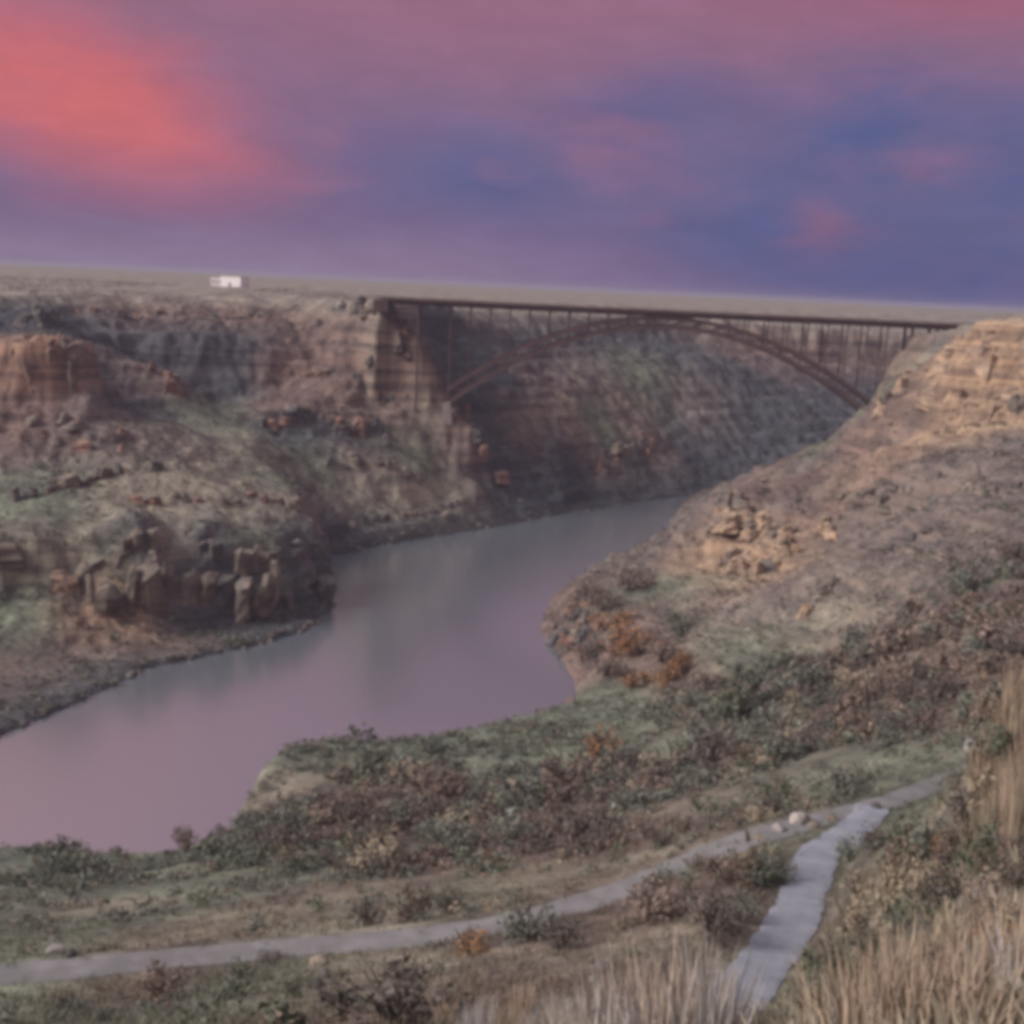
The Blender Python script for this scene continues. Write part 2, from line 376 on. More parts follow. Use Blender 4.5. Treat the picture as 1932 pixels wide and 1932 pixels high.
for x, y, z in ((0, -4, 157.6), (-9, 2, 155.5), (9, 3, 157), (30, -20, 162), (-30, -20, 158), (0, -30, 162), (30, 10, 158), (60, 40, 156), (60, 90, 140), (90, 150, 118), (-40, 5, 148), (-60, 40, 128), (-100, 80, 108), (-160, 100, 100), (-300, 140, 80), (-600, 200, 70),
                (-200, 0, 140), (-600, -50, 130), (-200, -150, 160), (200, -150, 165), (200, 60, 150), (260, 150, 140), (330, 260, 130), (420, 400, 120), (700, 500, 155), (600, 200, 160), (900, 0, 165), (-900, -200, 160), (150, 90, 138), (200, 200, 112), (260, 330, 92)):
    Wp(x, y, z, 'T')
# plateau further back and outer frame
for x, y, z in ((-400, 950, 142), (-1200, 900, 142), (-1200, 700, 90), (-700, 700, 80), (-700, 560, 45), (-1200, 620, 40), (-250, 1080, 145), (-150, 1010, 143), (-250, 1400, 148), (-800, 1400, 148), (-80, 1150, 142), (60, 1400, 145), (300, 1600, 145), (700, 1750, 148),
                (-1500, 2200, 148), (0, 2200, 149), (1500, 2200, 147), (1000, 950, 150), (450, 880, 149), (330, 800, 153), (300, 870, 147), (305, 940, 120), (420, 960, 146), (700, 1000, 147), (1500, 1000, 150), (1500, 700, 158), (1500, 0, 165),
                (-1500, -300, 160), (1500, -300, 165), (-1500, 300, 70)):
    Wp(x, y, z, 'M')
P(1730, 640, 860, 'B'); Wp(262, 868, 92, 'B'); Wp(268, 900, 88, 'B'); Wp(240, 880, 62, 'B'); Wp(200, 900, 20, 'P'); Wp(290, 868, 128, 'B')

# ---- trails (centre lines), carved into the slope
TRAIL_A = [at(u, v, D) for u, v, D in ((-260, 1872, 84), (-120, 1858, 87), (0, 1843, 90), (170, 1822, 92), (340, 1808, 95), (560, 1788, 98), (811, 1766, 101), (977, 1735, 104), (1144, 1693, 110), (1288, 1634, 116),
                                       (1400, 1586, 120), (1488, 1560, 124), (1621, 1530, 132), (1710, 1500, 140), (1780, 1474, 150), (1840, 1452, 162))]
TRAIL_B = [at(u, v, D) for u, v, D in ((1645, 1526, 133.5), (1622, 1552, 126), (1592, 1580, 120), (1542, 1621, 112), (1515, 1688, 98), (1495, 1738, 90), (1463, 1788, 83), (1426, 1838, 77), (1388, 1888, 71), (1352, 1935, 66), (1300, 1990, 61), (1240, 2060, 55))]


def smooth_path(pts, n=24):
    out = []
    P_ = [pts[0] * 2 - pts[1]] + list(pts) + [pts[-1] * 2 - pts[-2]]
    for i in range(1, len(P_) - 2):
        a, b, c_, d = P_[i - 1:i + 3]
        for j in range(n):
            t = j / n
            out.append(0.5 * ((2 * b) + (c_ - a) * t + (2 * a - 5 * b + 4 * c_ - d) * t * t + (3 * b - 3 * c_ + d - a) * t ** 3))
    out.append(pts[-1])
    a = np.array([(p.x, p.y, p.z) for p in out])
    z = a[:, 2].copy()
    k = np.ones(31) / 31
    a[:, 2] = np.convolve(np.pad(z, 15, mode='edge'), k, 'valid')
    return a


LINE_A, LINE_B = smooth_path(TRAIL_A), smooth_path(TRAIL_B)

# ---- triangulate the survey and rasterise it
vco = [Vector((p[0], p[1])) for p in PTS]
out = delaunay_2d_cdt(vco, EDGES, [], 0, 1e-4)
tv = np.array([(v.x, v.y) for v in out[0]]); tris = np.array([f for f in out[2] if len(f) == 3])
src = out[3]
chan = np.zeros((len(tv), 6))
P_arr = np.array([(p[0], p[1]) for p in PTS])
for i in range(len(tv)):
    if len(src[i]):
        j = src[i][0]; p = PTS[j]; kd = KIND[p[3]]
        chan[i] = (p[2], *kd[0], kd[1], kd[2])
    else:                                    # crossing of two break lines: inverse-distance average
        d = np.hypot(*(P_arr - tv[i]).T); jj = np.argsort(d)[:2]; w = 1 / (d[jj] + 1e-3); w /= w.sum()
        for j, ww in zip(jj, w):
            p = PTS[j]; kd = KIND[p[3]]; chan[i] += ww * np.array((p[2], *kd[0], kd[1], kd[2]))


def raster(x0, x1, y0, y1, st):
    xs = np.arange(x0, x1 + st, st); ys = np.arange(y0, y1 + st, st)
    R = np.full((len(ys), len(xs), 6), np.nan, np.float64)
    for t in tris:
        (ax, ay), (bx_, by_), (cx, cy) = tv[t]
        i0 = max(0, int((min(ax, bx_, cx) - x0) / st)); i1 = min(len(xs), int((max(ax, bx_, cx) - x0) / st) + 2)
        j0 = max(0, int((min(ay, by_, cy) - y0) / st)); j1 = min(len(ys), int((max(ay, by_, cy) - y0) / st) + 2)
        if i0 >= i1 or j0 >= j1: continue
        X, Y = np.meshgrid(xs[i0:i1], ys[j0:j1])
        den = (by_ - cy) * (ax - cx) + (cx - bx_) * (ay - cy)
        if abs(den) < 1e-9: continue
        l1 = ((by_ - cy) * (X - cx) + (cx - bx_) * (Y - cy)) / den
        l2 = ((cy - ay) * (X - cx) + (ax - cx) * (Y - cy)) / den
        l3 = 1 - l1 - l2
        m = (l1 >= -1e-6) & (l2 >= -1e-6) & (l3 >= -1e-6)
        v = l1[..., None] * chan[t[0]] + l2[..., None] * chan[t[1]] + l3[..., None] * chan[t[2]]
        R[j0:j1, i0:i1][m] = v[m]
    bad = np.isnan(R[..., 0])
    R[bad] = (148, *KIND['M'][0], 0.15, 0.3)
    return R


def blur(R, n, ch):
    k = np.hanning(2 * n + 3)[1:-1]; k /= k.sum()
    A = R[..., ch]
    for ax in (0, 1):
        A = np.apply_along_axis(lambda a: np.convolve(np.pad(a, n, mode='edge'), k, 'valid'), ax, A)
    R[..., ch] = A


def carve_river(R, B):
    """keep the bed under water everywhere between the two shores"""
    h, w = R.shape[:2]
    X, Y = np.meshgrid(B[0] + B[4] * np.arange(w), B[2] + B[4] * np.arange(h))
    poly = np.array([PTS[i][:2] for i in FAR_SHORE] + [PTS[i][:2] for i in reversed(NEAR_SHORE)])
    ins = np.zeros(X.shape, bool)
    for (ax, ay), (bx_, by_) in zip(poly, np.roll(poly, -1, 0)):
        if abs(by_ - ay) < 1e-9: continue
        ins ^= ((ay > Y) != (by_ > Y)) & (X < (bx_ - ax) * (Y - ay) / (by_ - ay) + ax)
    R[..., 0] = np.where(ins, np.minimum(R[..., 0], -3.0), np.maximum(R[..., 0], 1.6))


FARB = (-1400.0, 1400.0, -300.0, 2100.0, 2.5)
NEARB = (-140.0, 140.0, -40.0, 240.0, 0.5)
RF = raster(*FARB); RN = raster(*NEARB)
carve_river(RF, FARB)
for c_ in range(0, 6):
    blur(RF, 1 if c_ == 0 else 4, c_)
    blur(RN, 7 if c_ == 0 else 14, c_)


def bil(R, B, x, y):
    h, w = R.shape[:2]
    fx = np.clip((x - B[0]) / B[4], 0, w - 1.001); fy = np.clip((y - B[2]) / B[4], 0, h - 1.001)
    i = fx.astype(int); j = fy.astype(int); u = (fx - i)[..., None]; v = (fy - j)[..., None]
    return (R[j, i] * (1 - u) + R[j, i + 1] * u) * (1 - v) + (R[j + 1, i] * (1 - u) + R[j + 1, i + 1] * u) * v


def sstep(a, b, x):
    t = np.clip((x - a) / (b - a), 0, 1); return t * t * (3 - 2 * t)


def base(x, y):
    f = bil(RF, FARB, x, y)
    m = sstep(135, 115, np.abs(x)) * sstep(235, 200, y) * sstep(-38, -25, y)
    k = m > 0
    if k.any():
        n_ = bil(RN, NEARB, x[k], y[k])
        f[k] = f[k] * (1 - m[k][:, None]) + n_ * m[k][:, None]
    # beyond the survey the plateau runs on to the skyline
    o = np.maximum(sstep(1800, 2050, y), sstep(1250, 1390, np.abs(x)) * sstep(1200, 1500, y))
    f[:, 0] = f[:, 0] * (1 - o) + 148.5 * o
    for c_, val in enumerate(KIND['M'][0]): f[:, 1 + c_] = f[:, 1 + c_] * (1 - o) + val * o
    f[:, 4] = f[:, 4] * (1 - o) + 0.15 * o
    return f


def trail_dist(x, y, line):
    d = np.full(x.shape, 1e9); z = np.zeros(x.shape)
    m = (x > line[:, 0].min() - 14) & (x < line[:, 0].max() + 14) & (y > line[:, 1].min() - 14) & (y < line[:, 1].max() + 14)
    if not m.any(): return d, z
    xm, ym = x[m], y[m]; dm = np.full(xm.shape, 1e9); zm = np.zeros(xm.shape)
    for a, b in zip(line, line[1:]):
        ab = b - a; L = ab[0] ** 2 + ab[1] ** 2 + 1e-9
        t = np.clip(((xm - a[0]) * ab[0] + (ym - a[1]) * ab[1]) / L, 0, 1)
        q = np.hypot(xm - a[0] - t * ab[0], ym - a[1] - t * ab[1])
        k = q < dm
        dm[k] = q[k]; zm[k] = (a[2] + t * ab[2])[k]
    d[m] = dm; z[m] = zm
    return d, z


HALF_A, HALF_B = 1.6, 1.95


def survey(x, y):
    """ground height, albedo (3), scrub cover at world x, y"""
    x = np.asarray(x, float); y = np.asarray(y, float)
    r = np.hypot(x, y)
    far = sstep(180, 420, r)
    # buttresses and alcoves: the cliff lines are wavy in plan
    wx = far * (9.0 * fbm(x, y, 42, 3, 5) + 3.6 * fbm(x, y, 13, 2, 6)); wy = far * (9.0 * fbm(x, y, 38, 3, 7) + 3.6 * fbm(x, y, 12, 2, 8))
    b0 = base(x, y)
    shore = sstep(0.5, 14, b0[:, 0])
    b = base(x + wx * shore, y + wy * shore)
    z = b[:, 0]; rough = b[:, 4]
    land = sstep(-0.5, 9, z)
    amp = rough * (0.35 + 2.6 * far) * (0.12 + 0.88 * land) * (1 - 0.75 * sstep(1600, 3000, r))
    z = z + amp * (1.5 * fbm(x, y, 42, 5, 21, 0.6) + 1.15 * fbm(x, y, 16, 4, 31, 0.62, True) * far)
    # runnels straight down the talus
    z = z + far * land * rough * 1.3 * fbm(x + 0.4 * y, y * 0.25, 13, 3, 41, 0.55, True)
    # lava beds: gentle stepping of steep ground
    st = 9.0
    ph = (z + 2.0 * fbm(x, y, 80, 2, 55)) / st
    fr = ph - np.floor(ph)
    ter = (sstep(0.25, 0.8, fr) - fr) * st
    z = z + ter * 0.8 * far * np.clip(rough - 0.25, 0, 0.6) * land * (0.4 + 0.9 * np.clip(fbm(x, y, 60, 2, 57) + 0.4, 0, 1))
    ph = (z + 3.0 * fbm(x, y, 50, 3, 58)) / 4.0
    fr = ph - np.floor(ph)
    z = z + (sstep(0.3, 0.75, fr) - fr) * 4.0 * 0.6 * far * np.clip(rough - 0.25, 0, 0.6) * land
    # ribs slanting down the far wall beyond the bridge
    rib = sstep(980, 1060, y) * sstep(1420, 1300, y) * sstep(20, 120, x) * land
    z = z + rib * 5.0 * fbm(x * 0.75 + y * 0.65, (y * 0.75 - x * 0.65) * 0.22, 24, 3, 71, 0.55, True)
    # hummocks and lumps of the near ground
    near = 1 - far
    z = z + near * (0.30 * fbm(x, y, 6.0, 3, 61) + 0.10 * fbm(x, y, 1.7, 2, 62))
    # flat bed of the trails
    da, za = trail_dist(x, y, LINE_A); db, zb = trail_dist(x, y, LINE_B)
    wa, wb = 1 / (da * da + 0.6) ** 2, 1 / (db * db + 0.6) ** 2
    k = np.maximum(sstep(HALF_A + 4.0, HALF_A + 0.4, da), sstep(HALF_B + 4.0, HALF_B + 0.4, db))
    z = z * (1 - k) + k * (za * wa + zb * wb) / (wa + wb)
    return z, b[:, 1:4], b[:, 5]


def ground_z(x, y):
    z, _, _ = survey(np.array([x]), np.array([y])); return float(z[0])


# ---------------------------------------------------------------- materials
def mat(name):
    m_ = bpy.data.materials.new(name); m_.use_nodes = True
    return m_, NT(m_.node_tree)


def finish(g, col, rough=0.95, bump=None, bstr=0.3, bdist=0.1, spec=0.2, **kw):
    b = g.new('ShaderNodeBsdfPrincipled')
    g.put(b.inputs['Base Color'], col if isinstance(col, bpy.types.NodeSocket) else (*col, 1))
    g.put(b.inputs['Roughness'], rough); b.inputs['Specular IOR Level'].default_value = spec
    for k, v in kw.items(): g.put(b.inputs[k.replace('_', ' ')], v)
    if bump is not None:
        bn = g.new('ShaderNodeBump', i_Strength=bstr, i_Distance=bdist, i_Height=bump)
        g.l.new(bn.outputs[0], b.inputs['Normal'])
    g.l.new(b.outputs[0], g.new('ShaderNodeOutputMaterial').inputs[0])
    return b


def ground_material():
    m_, g = mat('ground')
    a = g.new('ShaderNodeAttribute', attribute_name='albedo').outputs['Color']
    geo = g.new('ShaderNodeNewGeometry')
    pos = geo.outputs['Position']
    sx = g.new('ShaderNodeSeparateXYZ', i_0=pos).outputs
    slope = g.new('ShaderNodeSeparateXYZ', i_0=geo.outputs['Normal']).outputs[2]
    n1 = g.noise(pos, 0.055, 6, 0.62); n2 = g.noise(pos, 0.4, 5, 0.65); n3 = g.noise(pos, 2.5, 4, 0.6)
    # beds of lava: colour changes in level bands, broken up by noise
    band = g.noise(g.new('ShaderNodeCombineXYZ', i_0=g.m('MULTIPLY', sx[0], 0.006), i_1=g.m('MULTIPLY', sx[1], 0.006), i_2=g.m('MULTIPLY', sx[2], 0.16)).outputs[0], 1.0, 4, 0.6)
    c = g.mix(g.ss(n1, 0.35, 0.7), g.mix(1.0, a, (0.68, 0.66, 0.68), 'MULTIPLY'), g.mix(1.0, a, (1.30, 1.28, 1.22), 'MULTIPLY'))
    c = g.mix(g.ss(n2, 0.45, 0.72), c, g.mix(1.0, c, (0.58, 0.55, 0.54), 'MULTIPLY'))
    c = g.mix(g.ss(n2, 0.5, 0.28), c, g.mix(1.0, c, (1.38, 1.36, 1.32), 'MULTIPLY'))
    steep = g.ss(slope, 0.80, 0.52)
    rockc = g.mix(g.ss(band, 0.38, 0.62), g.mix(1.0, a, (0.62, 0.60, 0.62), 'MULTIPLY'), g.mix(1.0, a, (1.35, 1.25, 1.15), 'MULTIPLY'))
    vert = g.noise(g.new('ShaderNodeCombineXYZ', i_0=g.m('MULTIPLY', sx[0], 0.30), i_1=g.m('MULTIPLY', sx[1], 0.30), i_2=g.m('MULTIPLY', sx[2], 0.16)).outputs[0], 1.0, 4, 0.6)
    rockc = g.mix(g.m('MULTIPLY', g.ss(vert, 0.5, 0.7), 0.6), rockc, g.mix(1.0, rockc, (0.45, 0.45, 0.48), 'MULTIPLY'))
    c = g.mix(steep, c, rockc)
    c = g.mix(g.m('MULTIPLY', g.ss(n3, 0.5, 0.75), 0.6), c, g.mix(1.0, c, (0.5, 0.47, 0.45), 'MULTIPLY'))
    h = g.m('ADD', g.m('MULTIPLY', n2, 1.6), g.m('MULTIPLY', n3, 0.35))
    h = g.m('ADD', h, g.m('MULTIPLY', g.m('MULTIPLY', vert, steep), 2.5))
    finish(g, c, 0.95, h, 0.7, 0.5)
    return m_


M_GROUND = ground_material()

# ---------------------------------------------------------------- terrain sheet
def build_ground():
    APEX = -46.0
    segs = [(40, 190, 310), (190, 470, 210), (470, 1100, 430), (1100, 1500, 120), (1500, 4000, 50), (4000, 14000, 30)]
    rows = []
    for a, b, n in segs:
        rows += list(np.geomspace(a, b, n, endpoint=False))
    rows.append(14000.0)
    rows = np.array(rows)
    ang = np.radians(np.concatenate([np.linspace(-64, -27, 90, endpoint=False), np.linspace(-27, 27, 610), np.linspace(27, 64, 91)[1:]]))
    A, Rr = np.meshgrid(np.tan(ang), rows)
    X = A * Rr; Y = Rr + APEX
    z, alb, _ = survey(X.ravel(), Y.ravel())
    co = np.stack([X.ravel(), Y.ravel(), z], 1)
    nr, nc = X.shape
    i = np.arange((nr - 1) * nc).reshape(nr - 1, nc)[:, :-1].ravel()
    faces = np.stack([i, i + 1, i + nc + 1, i + nc], 1)
    me = mesh_np('ground', co, faces, M_GROUND, True, {'albedo': alb})
    o = link('ground', me)
    tag(o, 'sagebrush canyon slopes, benches and rim plateau on both sides of the river', 'terrain', kind='structure')
    return o


build_ground()

# ---------------------------------------------------------------- river
def water_material():
    m_, g = mat('river_water')
    pos = g.new('ShaderNodeNewGeometry').outputs['Position']
    v = g.new('ShaderNodeMapping', i_Vector=pos, i_Scale=(0.35, 0.10, 1.0)).outputs[0]
    n = g.noise(v, 1.0, 4, 0.6); n2 = g.noise(pos, 0.02, 3, 0.5)
    h = g.m('MULTIPLY', n, 1.0)
    b = finish(g, (0.150, 0.175, 0.205), g.m('ADD', 0.15, g.m('MULTIPLY', n2, 0.16)), h, 0.40, 0.35, spec=1.0, IOR=2.0)
    b.inputs['Metallic'].default_value = 0.0
    b.inputs['Coat Weight'].default_value = 1.0; b.inputs['Coat IOR'].default_value = 2.4; b.inputs['Coat Roughness'].default_value = 0.17
    return m_


me = mesh_np('river', [(-1300, 250, 0), (1600, 250, 0), (1600, 1320, 0), (-1300, 1320, 0)], [(0, 1, 2, 3)], water_material())
tag(link('river', me), 'smooth river reflecting the dusk sky between the canyon walls', 'river', kind='structure')


# ---------------------------------------------------------------- looking things up on the terrain
def hit(u, v, t0=12.0, t1=2500.0):
    """first ground point seen along a line of sight"""
    d = RM @ Vector(((u - 966) / F, -(v - 966) / F, -1.0))
    t = np.geomspace(t0, t1, 700) / d.y
    x = CAM.x + d.x * t; y = CAM.y + d.y * t; zr = CAM.z + d.z * t
    z, _, _ = survey(x, y)
    k = np.nonzero(zr < z)[0]
    if not len(k): return None
    i = max(k[0], 1)
    a, b = zr[i - 1] - z[i - 1], z[i] - zr[i]
    f = a / (a + b + 1e-9)
    q = t[i - 1] * (1 - f) + t[i] * f
    x, y = CAM.x + d.x * q, CAM.y + d.y * q
    return Vector((x, y, ground_z(x, y)))


# ---------------------------------------------------------------- gravel trails
def trail_material(name, ca, cb):
    m_, g = mat(name)
    pos = g.new('ShaderNodeNewGeometry').outputs['Position']
    n1 = g.noise(pos, 0.35, 4, 0.6); n2 = g.noise(pos, 3.5, 5, 0.65); n3 = g.noise(pos, 14.0, 3, 0.6)
    c = g.mix(g.ss(n1, 0.35, 0.7), ca, cb)
    c = g.mix(g.m('MULTIPLY', g.ss(n2, 0.5, 0.75), 0.5), c, (0.16, 0.15, 0.15))
    c = g.mix(g.m('MULTIPLY', g.ss(n3, 0.55, 0.7), 0.4), c, (0.36, 0.35, 0.36))
    finish(g, c, 0.9, g.m('ADD', n2, g.m('MULTIPLY', n3, 0.4)), 0.6, 0.06)
    return m_


M_TRAIL_A = trail_material('dull_gravel', (0.19, 0.185, 0.185), (0.265, 0.26, 0.265)); M_TRAIL_B = trail_material('bluish_gravel', (0.265, 0.285, 0.335), (0.335, 0.355, 0.405))


def build_trail(line, hw, lift, seed, label, M_TRAIL):
    n = len(line)
    t = np.gradient(line[:, :2], axis=0); t /= np.linalg.norm(t, axis=1)[:, None]
    nm = np.stack([-t[:, 1], t[:, 0]], 1)
    s = np.concatenate([[0], np.cumsum(np.linalg.norm(np.diff(line[:, :2], axis=0), axis=1))])
    wl = hw * (1 + 0.26 * fbm(s, s * 0 + 3, 4, 3, seed, 0.7)); wr = hw * (1 + 0.26 * fbm(s, s * 0 + 9, 4, 3, seed + 1, 0.7))
    cols = []
    prof = ((-1, -0.06), (-0.75, 0.03), (-0.5, 0.0), (-0.25, 0.035), (0, 0.06), (0.25, 0.035), (0.5, 0.0), (0.75, 0.03), (1, -0.06))
    for q, dzz in prof:
        w = np.where(q < 0, -wl, wr) * abs(q)
        cols.append(np.stack([line[:, 0] + nm[:, 0] * w, line[:, 1] + nm[:, 1] * w, line[:, 2] + lift + dzz], 1))
    co = np.stack(cols, 1).reshape(-1, 3)
    co[:, 2] = survey(co[:, 0], co[:, 1])[0] + lift + np.tile(np.array([p_[1] for p_ in prof]), n)
    k = len(prof)
    i = (np.arange(n - 1)[:, None] * k + np.arange(k - 1)).ravel()
    me = mesh_np('gravel_trail', co, np.stack([i, i + 1, i + k + 1, i + k], 1), M_TRAIL, True)
    tag(link('gravel_trail', me), label, 'trail', kind='structure')


build_trail(LINE_A, HALF_A, 0.10, 3, 'grey gravel trail running across the slope from lower left to the upper right', M_TRAIL_A)
build_trail(LINE_B, HALF_B, 0.14, 8, 'bluish gravel trail bending down towards the viewer through dry grass', M_TRAIL_B)

# ---------------------------------------------------------------- steel arch bridge
def steel_material():
    m_, g = mat('weathered_steel')
    pos = g.new('ShaderNodeNewGeometry').outputs['Position']
    n = g.noise(pos, 0.12, 4, 0.6)
    c = g.mix(g.ss(n, 0.3, 0.7), (0.085, 0.055, 0.058), (0.125, 0.084, 0.084))
    finish(g, c, 0.7, None, spec=0.3)
    return m_


def concrete_material():
    m_, g = mat('concrete')
    pos = g.new('ShaderNodeNewGeometry').outputs['Position']
    n = g.noise(pos, 0.3, 4, 0.6)
    finish(g, g.mix(n, (0.24, 0.21, 0.20), (0.34, 0.31, 0.29)), 0.9, n, 0.3, 0.1)
    return m_


def asphalt_material():
    m_, g = mat('asphalt')
    pos = g.new('ShaderNodeNewGeometry').outputs['Position']
    n = g.noise(pos, 1.2, 4, 0.6)
    finish(g, g.mix(n, (0.045, 0.045, 0.05), (0.075, 0.073, 0.075)), 0.9)
    return m_


M_STEEL, M_CONC, M_ASPH = steel_material(), concrete_material(), asphalt_material()
ROCK_ABUT = M_STEEL


class MB:
    """collects boxes and beams into one mesh"""
    def __init__(s): s.v, s.f = [], []

    def hexa(s, c8):
        b = len(s.v); s.v += [tuple(c) for c in c8]
        s.f += [tuple(b + i for i in q) for q in ((0, 3, 2, 1), (4, 5, 6, 7), (0, 1, 5, 4), (1, 2, 6, 5), (2, 3, 7, 6), (3, 0, 4, 7))]
        return s

    def box(s, x0, x1, y0, y1, z0, z1):
        return s.hexa([(x0, y0, z0), (x1, y0, z0), (x1, y1, z0), (x0, y1, z0), (x0, y0, z1), (x1, y0, z1), (x1, y1, z1), (x0, y1, z1)])

    def beam(s, a, b, w, h=None):
        h = h or w; a, b = Vector(a), Vector(b); d = (b - a).normalized()
        up = Vector((0, 0, 1)) if abs(d.z) < 0.95 else Vector((0, 1, 0))
        x = d.cross(up).normalized() * (w / 2); y = x.cross(d).normalized() * (h / 2)
        return s.hexa([a - x - y, a + x - y, a + x + y, a - x + y, b - x - y, b + x - y, b + x + y, b - x + y])

    def build(s, name, m_, parent=None, loc=None):
        me = bpy.data.meshes.new(name); me.from_pydata(s.v, [], s.f); me.materials.append(m_); me.update()
        return link(name, me, parent, loc)


def build_bridge():
    YB = 870.0
    pl = at(845, 762, YB); pr = at(1652, 790, YB)
    x0, x1 = pl.x, pr.x
    zs = 0.5 * (pl.z + pr.z) - 1
    zt = 147.2                                              # road surface
    xa, xb = at(722, 570, YB).x, at(1850, 600, YB).x        # deck ends on both rims
    y0, y1 = YB - 8.5, YB + 8.5
    root = bpy.data.objects.new('arch_bridge', None); COL.objects.link(root)
    root.location = (0, 0, 0)
    tag(root, 'long dark steel truss arch bridge spanning the river canyon in the distance', 'bridge')
    xc, half = (x0 + x1) / 2, (x1 - x0) / 2
    up = lambda x: zt - 4.4 - (zt - 4.4 - (zs + 10)) * ((x - xc) / half) ** 2
    lo = lambda x: zt - 10.4 - (zt - 10.4 - zs) * ((x - xc) / half) ** 2
    deck = MB().box(xa, xb, YB - 12, YB + 12, zt - 0.55, zt).build('deck', M_STEEL, root)
    MB().box(xa, xb, YB - 10.6, YB + 10.6, zt + 0.004, zt + 0.06).build('roadway', M_ASPH, deck)
    for sy in (-1, 1):
        yy = YB + sy * 11.6
        p = MB().box(xa, xb, yy - 0.2, yy + 0.2, zt + 0.004, zt + 0.85).build('parapet', M_STEEL, deck)
        r = MB()
        for i in range(int((xb - xa) / 4) + 1): r.box(xa + i * 4 - 0.05, xa + i * 4 + 0.05, yy - 0.05, yy + 0.05, zt + 0.85, zt + 1.45)
        r.box(xa, xb, yy - 0.07, yy + 0.07, zt + 1.45, zt + 1.6)
        r.build('railing', M_STEEL, deck)
    for y in (YB - 9, YB - 3, YB + 3, YB + 9):
        MB().box(xa + 1, xb - 1, y - 0.35, y + 0.35, zt - 3.3, zt - 0.56).build('girder', M_STEEL, root)
    N = 22
    xs = [x0 + (x1 - x0) * i / N for i in range(N + 1)]
    for y in (y0, y1):
        rib = MB()
        for a, b in zip(xs, xs[1:]): rib.beam((a, y, up(a)), (b, y, up(b)), 1.8, 2.6)
        rib = rib.build('upper_chord', M_STEEL, root)
        lc = MB()
        for a, b in zip(xs, xs[1:]): lc.beam((a, y, lo(a)), (b, y, lo(b)), 1.8, 2.8)
        lc.build('lower_chord', M_STEEL, root)
        for i, x in enumerate(xs):
            MB().beam((x, y, lo(x)), (x, y, up(x)), 0.8, 0.8).build('truss_post', M_STEEL, root)
            if i < N:
                a, b = (x, xs[i + 1]) if i < N / 2 else (xs[i + 1], x)
                MB().beam((a, y + 0.02, up(a)), (b, y + 0.02, lo(b)), 0.75, 0.75).build('truss_diagonal', M_STEEL, root)
            if up(x) < zt - 6.2:
                MB().beam((x, y, up(x)), (x, y, zt - 3.3), 0.7, 0.7).build('spandrel_column', M_STEEL, root)
    for i, x in enumerate(xs):
        MB().beam((x, y0, lo(x)), (x, y1, lo(x)), 0.5, 0.5).build('cross_strut', M_STEEL, root)
        MB().beam((x, y0, up(x)), (x, y1, up(x)), 0.5, 0.5).build('cross_strut', M_STEEL, root)
        if i < N:
            MB().beam((x, y0, lo(x)), (xs[i + 1], y1, lo(xs[i + 1])), 0.4, 0.4).build('lateral_brace', M_STEEL, root)
        if up(x) < zt - 14:
            MB().beam((x, y0, up(x) + 0.3), (x, y1, zt - 3.5), 0.4).build('sway_brace', M_STEEL, root)
            MB().beam((x, y1, up(x) + 0.3), (x + 0.5, y0, zt - 3.5), 0.4).build('sway_brace', M_STEEL, root)
    for x in (x0 - 22, x1 + 17, x1 + 34):
        for y in (y0, y1):
            zg = ground_z(x, y)
            if zg < zt - 4:
                MB().box(x - 0.8, x + 0.8, y - 0.8, y + 0.8, zg - 2, zt - 3.3).build('approach_column', M_STEEL, root)
    for x, sx in ((x0, -1), (x1, 1)):
        for y in (y0, y1):
            MB().hexa([(x - 4, y - 3, zs - 14), (x + 4, y - 3, zs - 14), (x + 4, y + 3, zs - 14), (x - 4, y + 3, zs - 14),
                       (x - 3, y - 2.4, zs + 0.5), (x + 2, y - 2.4, zs + 2), (x + 2, y + 2.4, zs + 2), (x - 3, y + 2.4, zs + 0.5)]).build('thrust_block', M_CONC, root)
    for x in (xa, xb):
        MB().box(x - 5, x + 5, YB - 12.3, YB + 12.3, zt - 9, zt - 0.56 - 0.004).build('abutment', ROCK_ABUT, root)


build_bridge()


# ---------------------------------------------------------------- white building on the far plateau
def paint(name, c, rough=0.6):
    m_, g = mat(name)
    pos = g.new('ShaderNodeNewGeometry').outputs['Position']
    n = g.noise(pos, 0.6, 4, 0.6)
    finish(g, g.mix(n, tuple(v * 0.88 for v in c), c), rough)
    return m_


PLACED_CLEAR = []


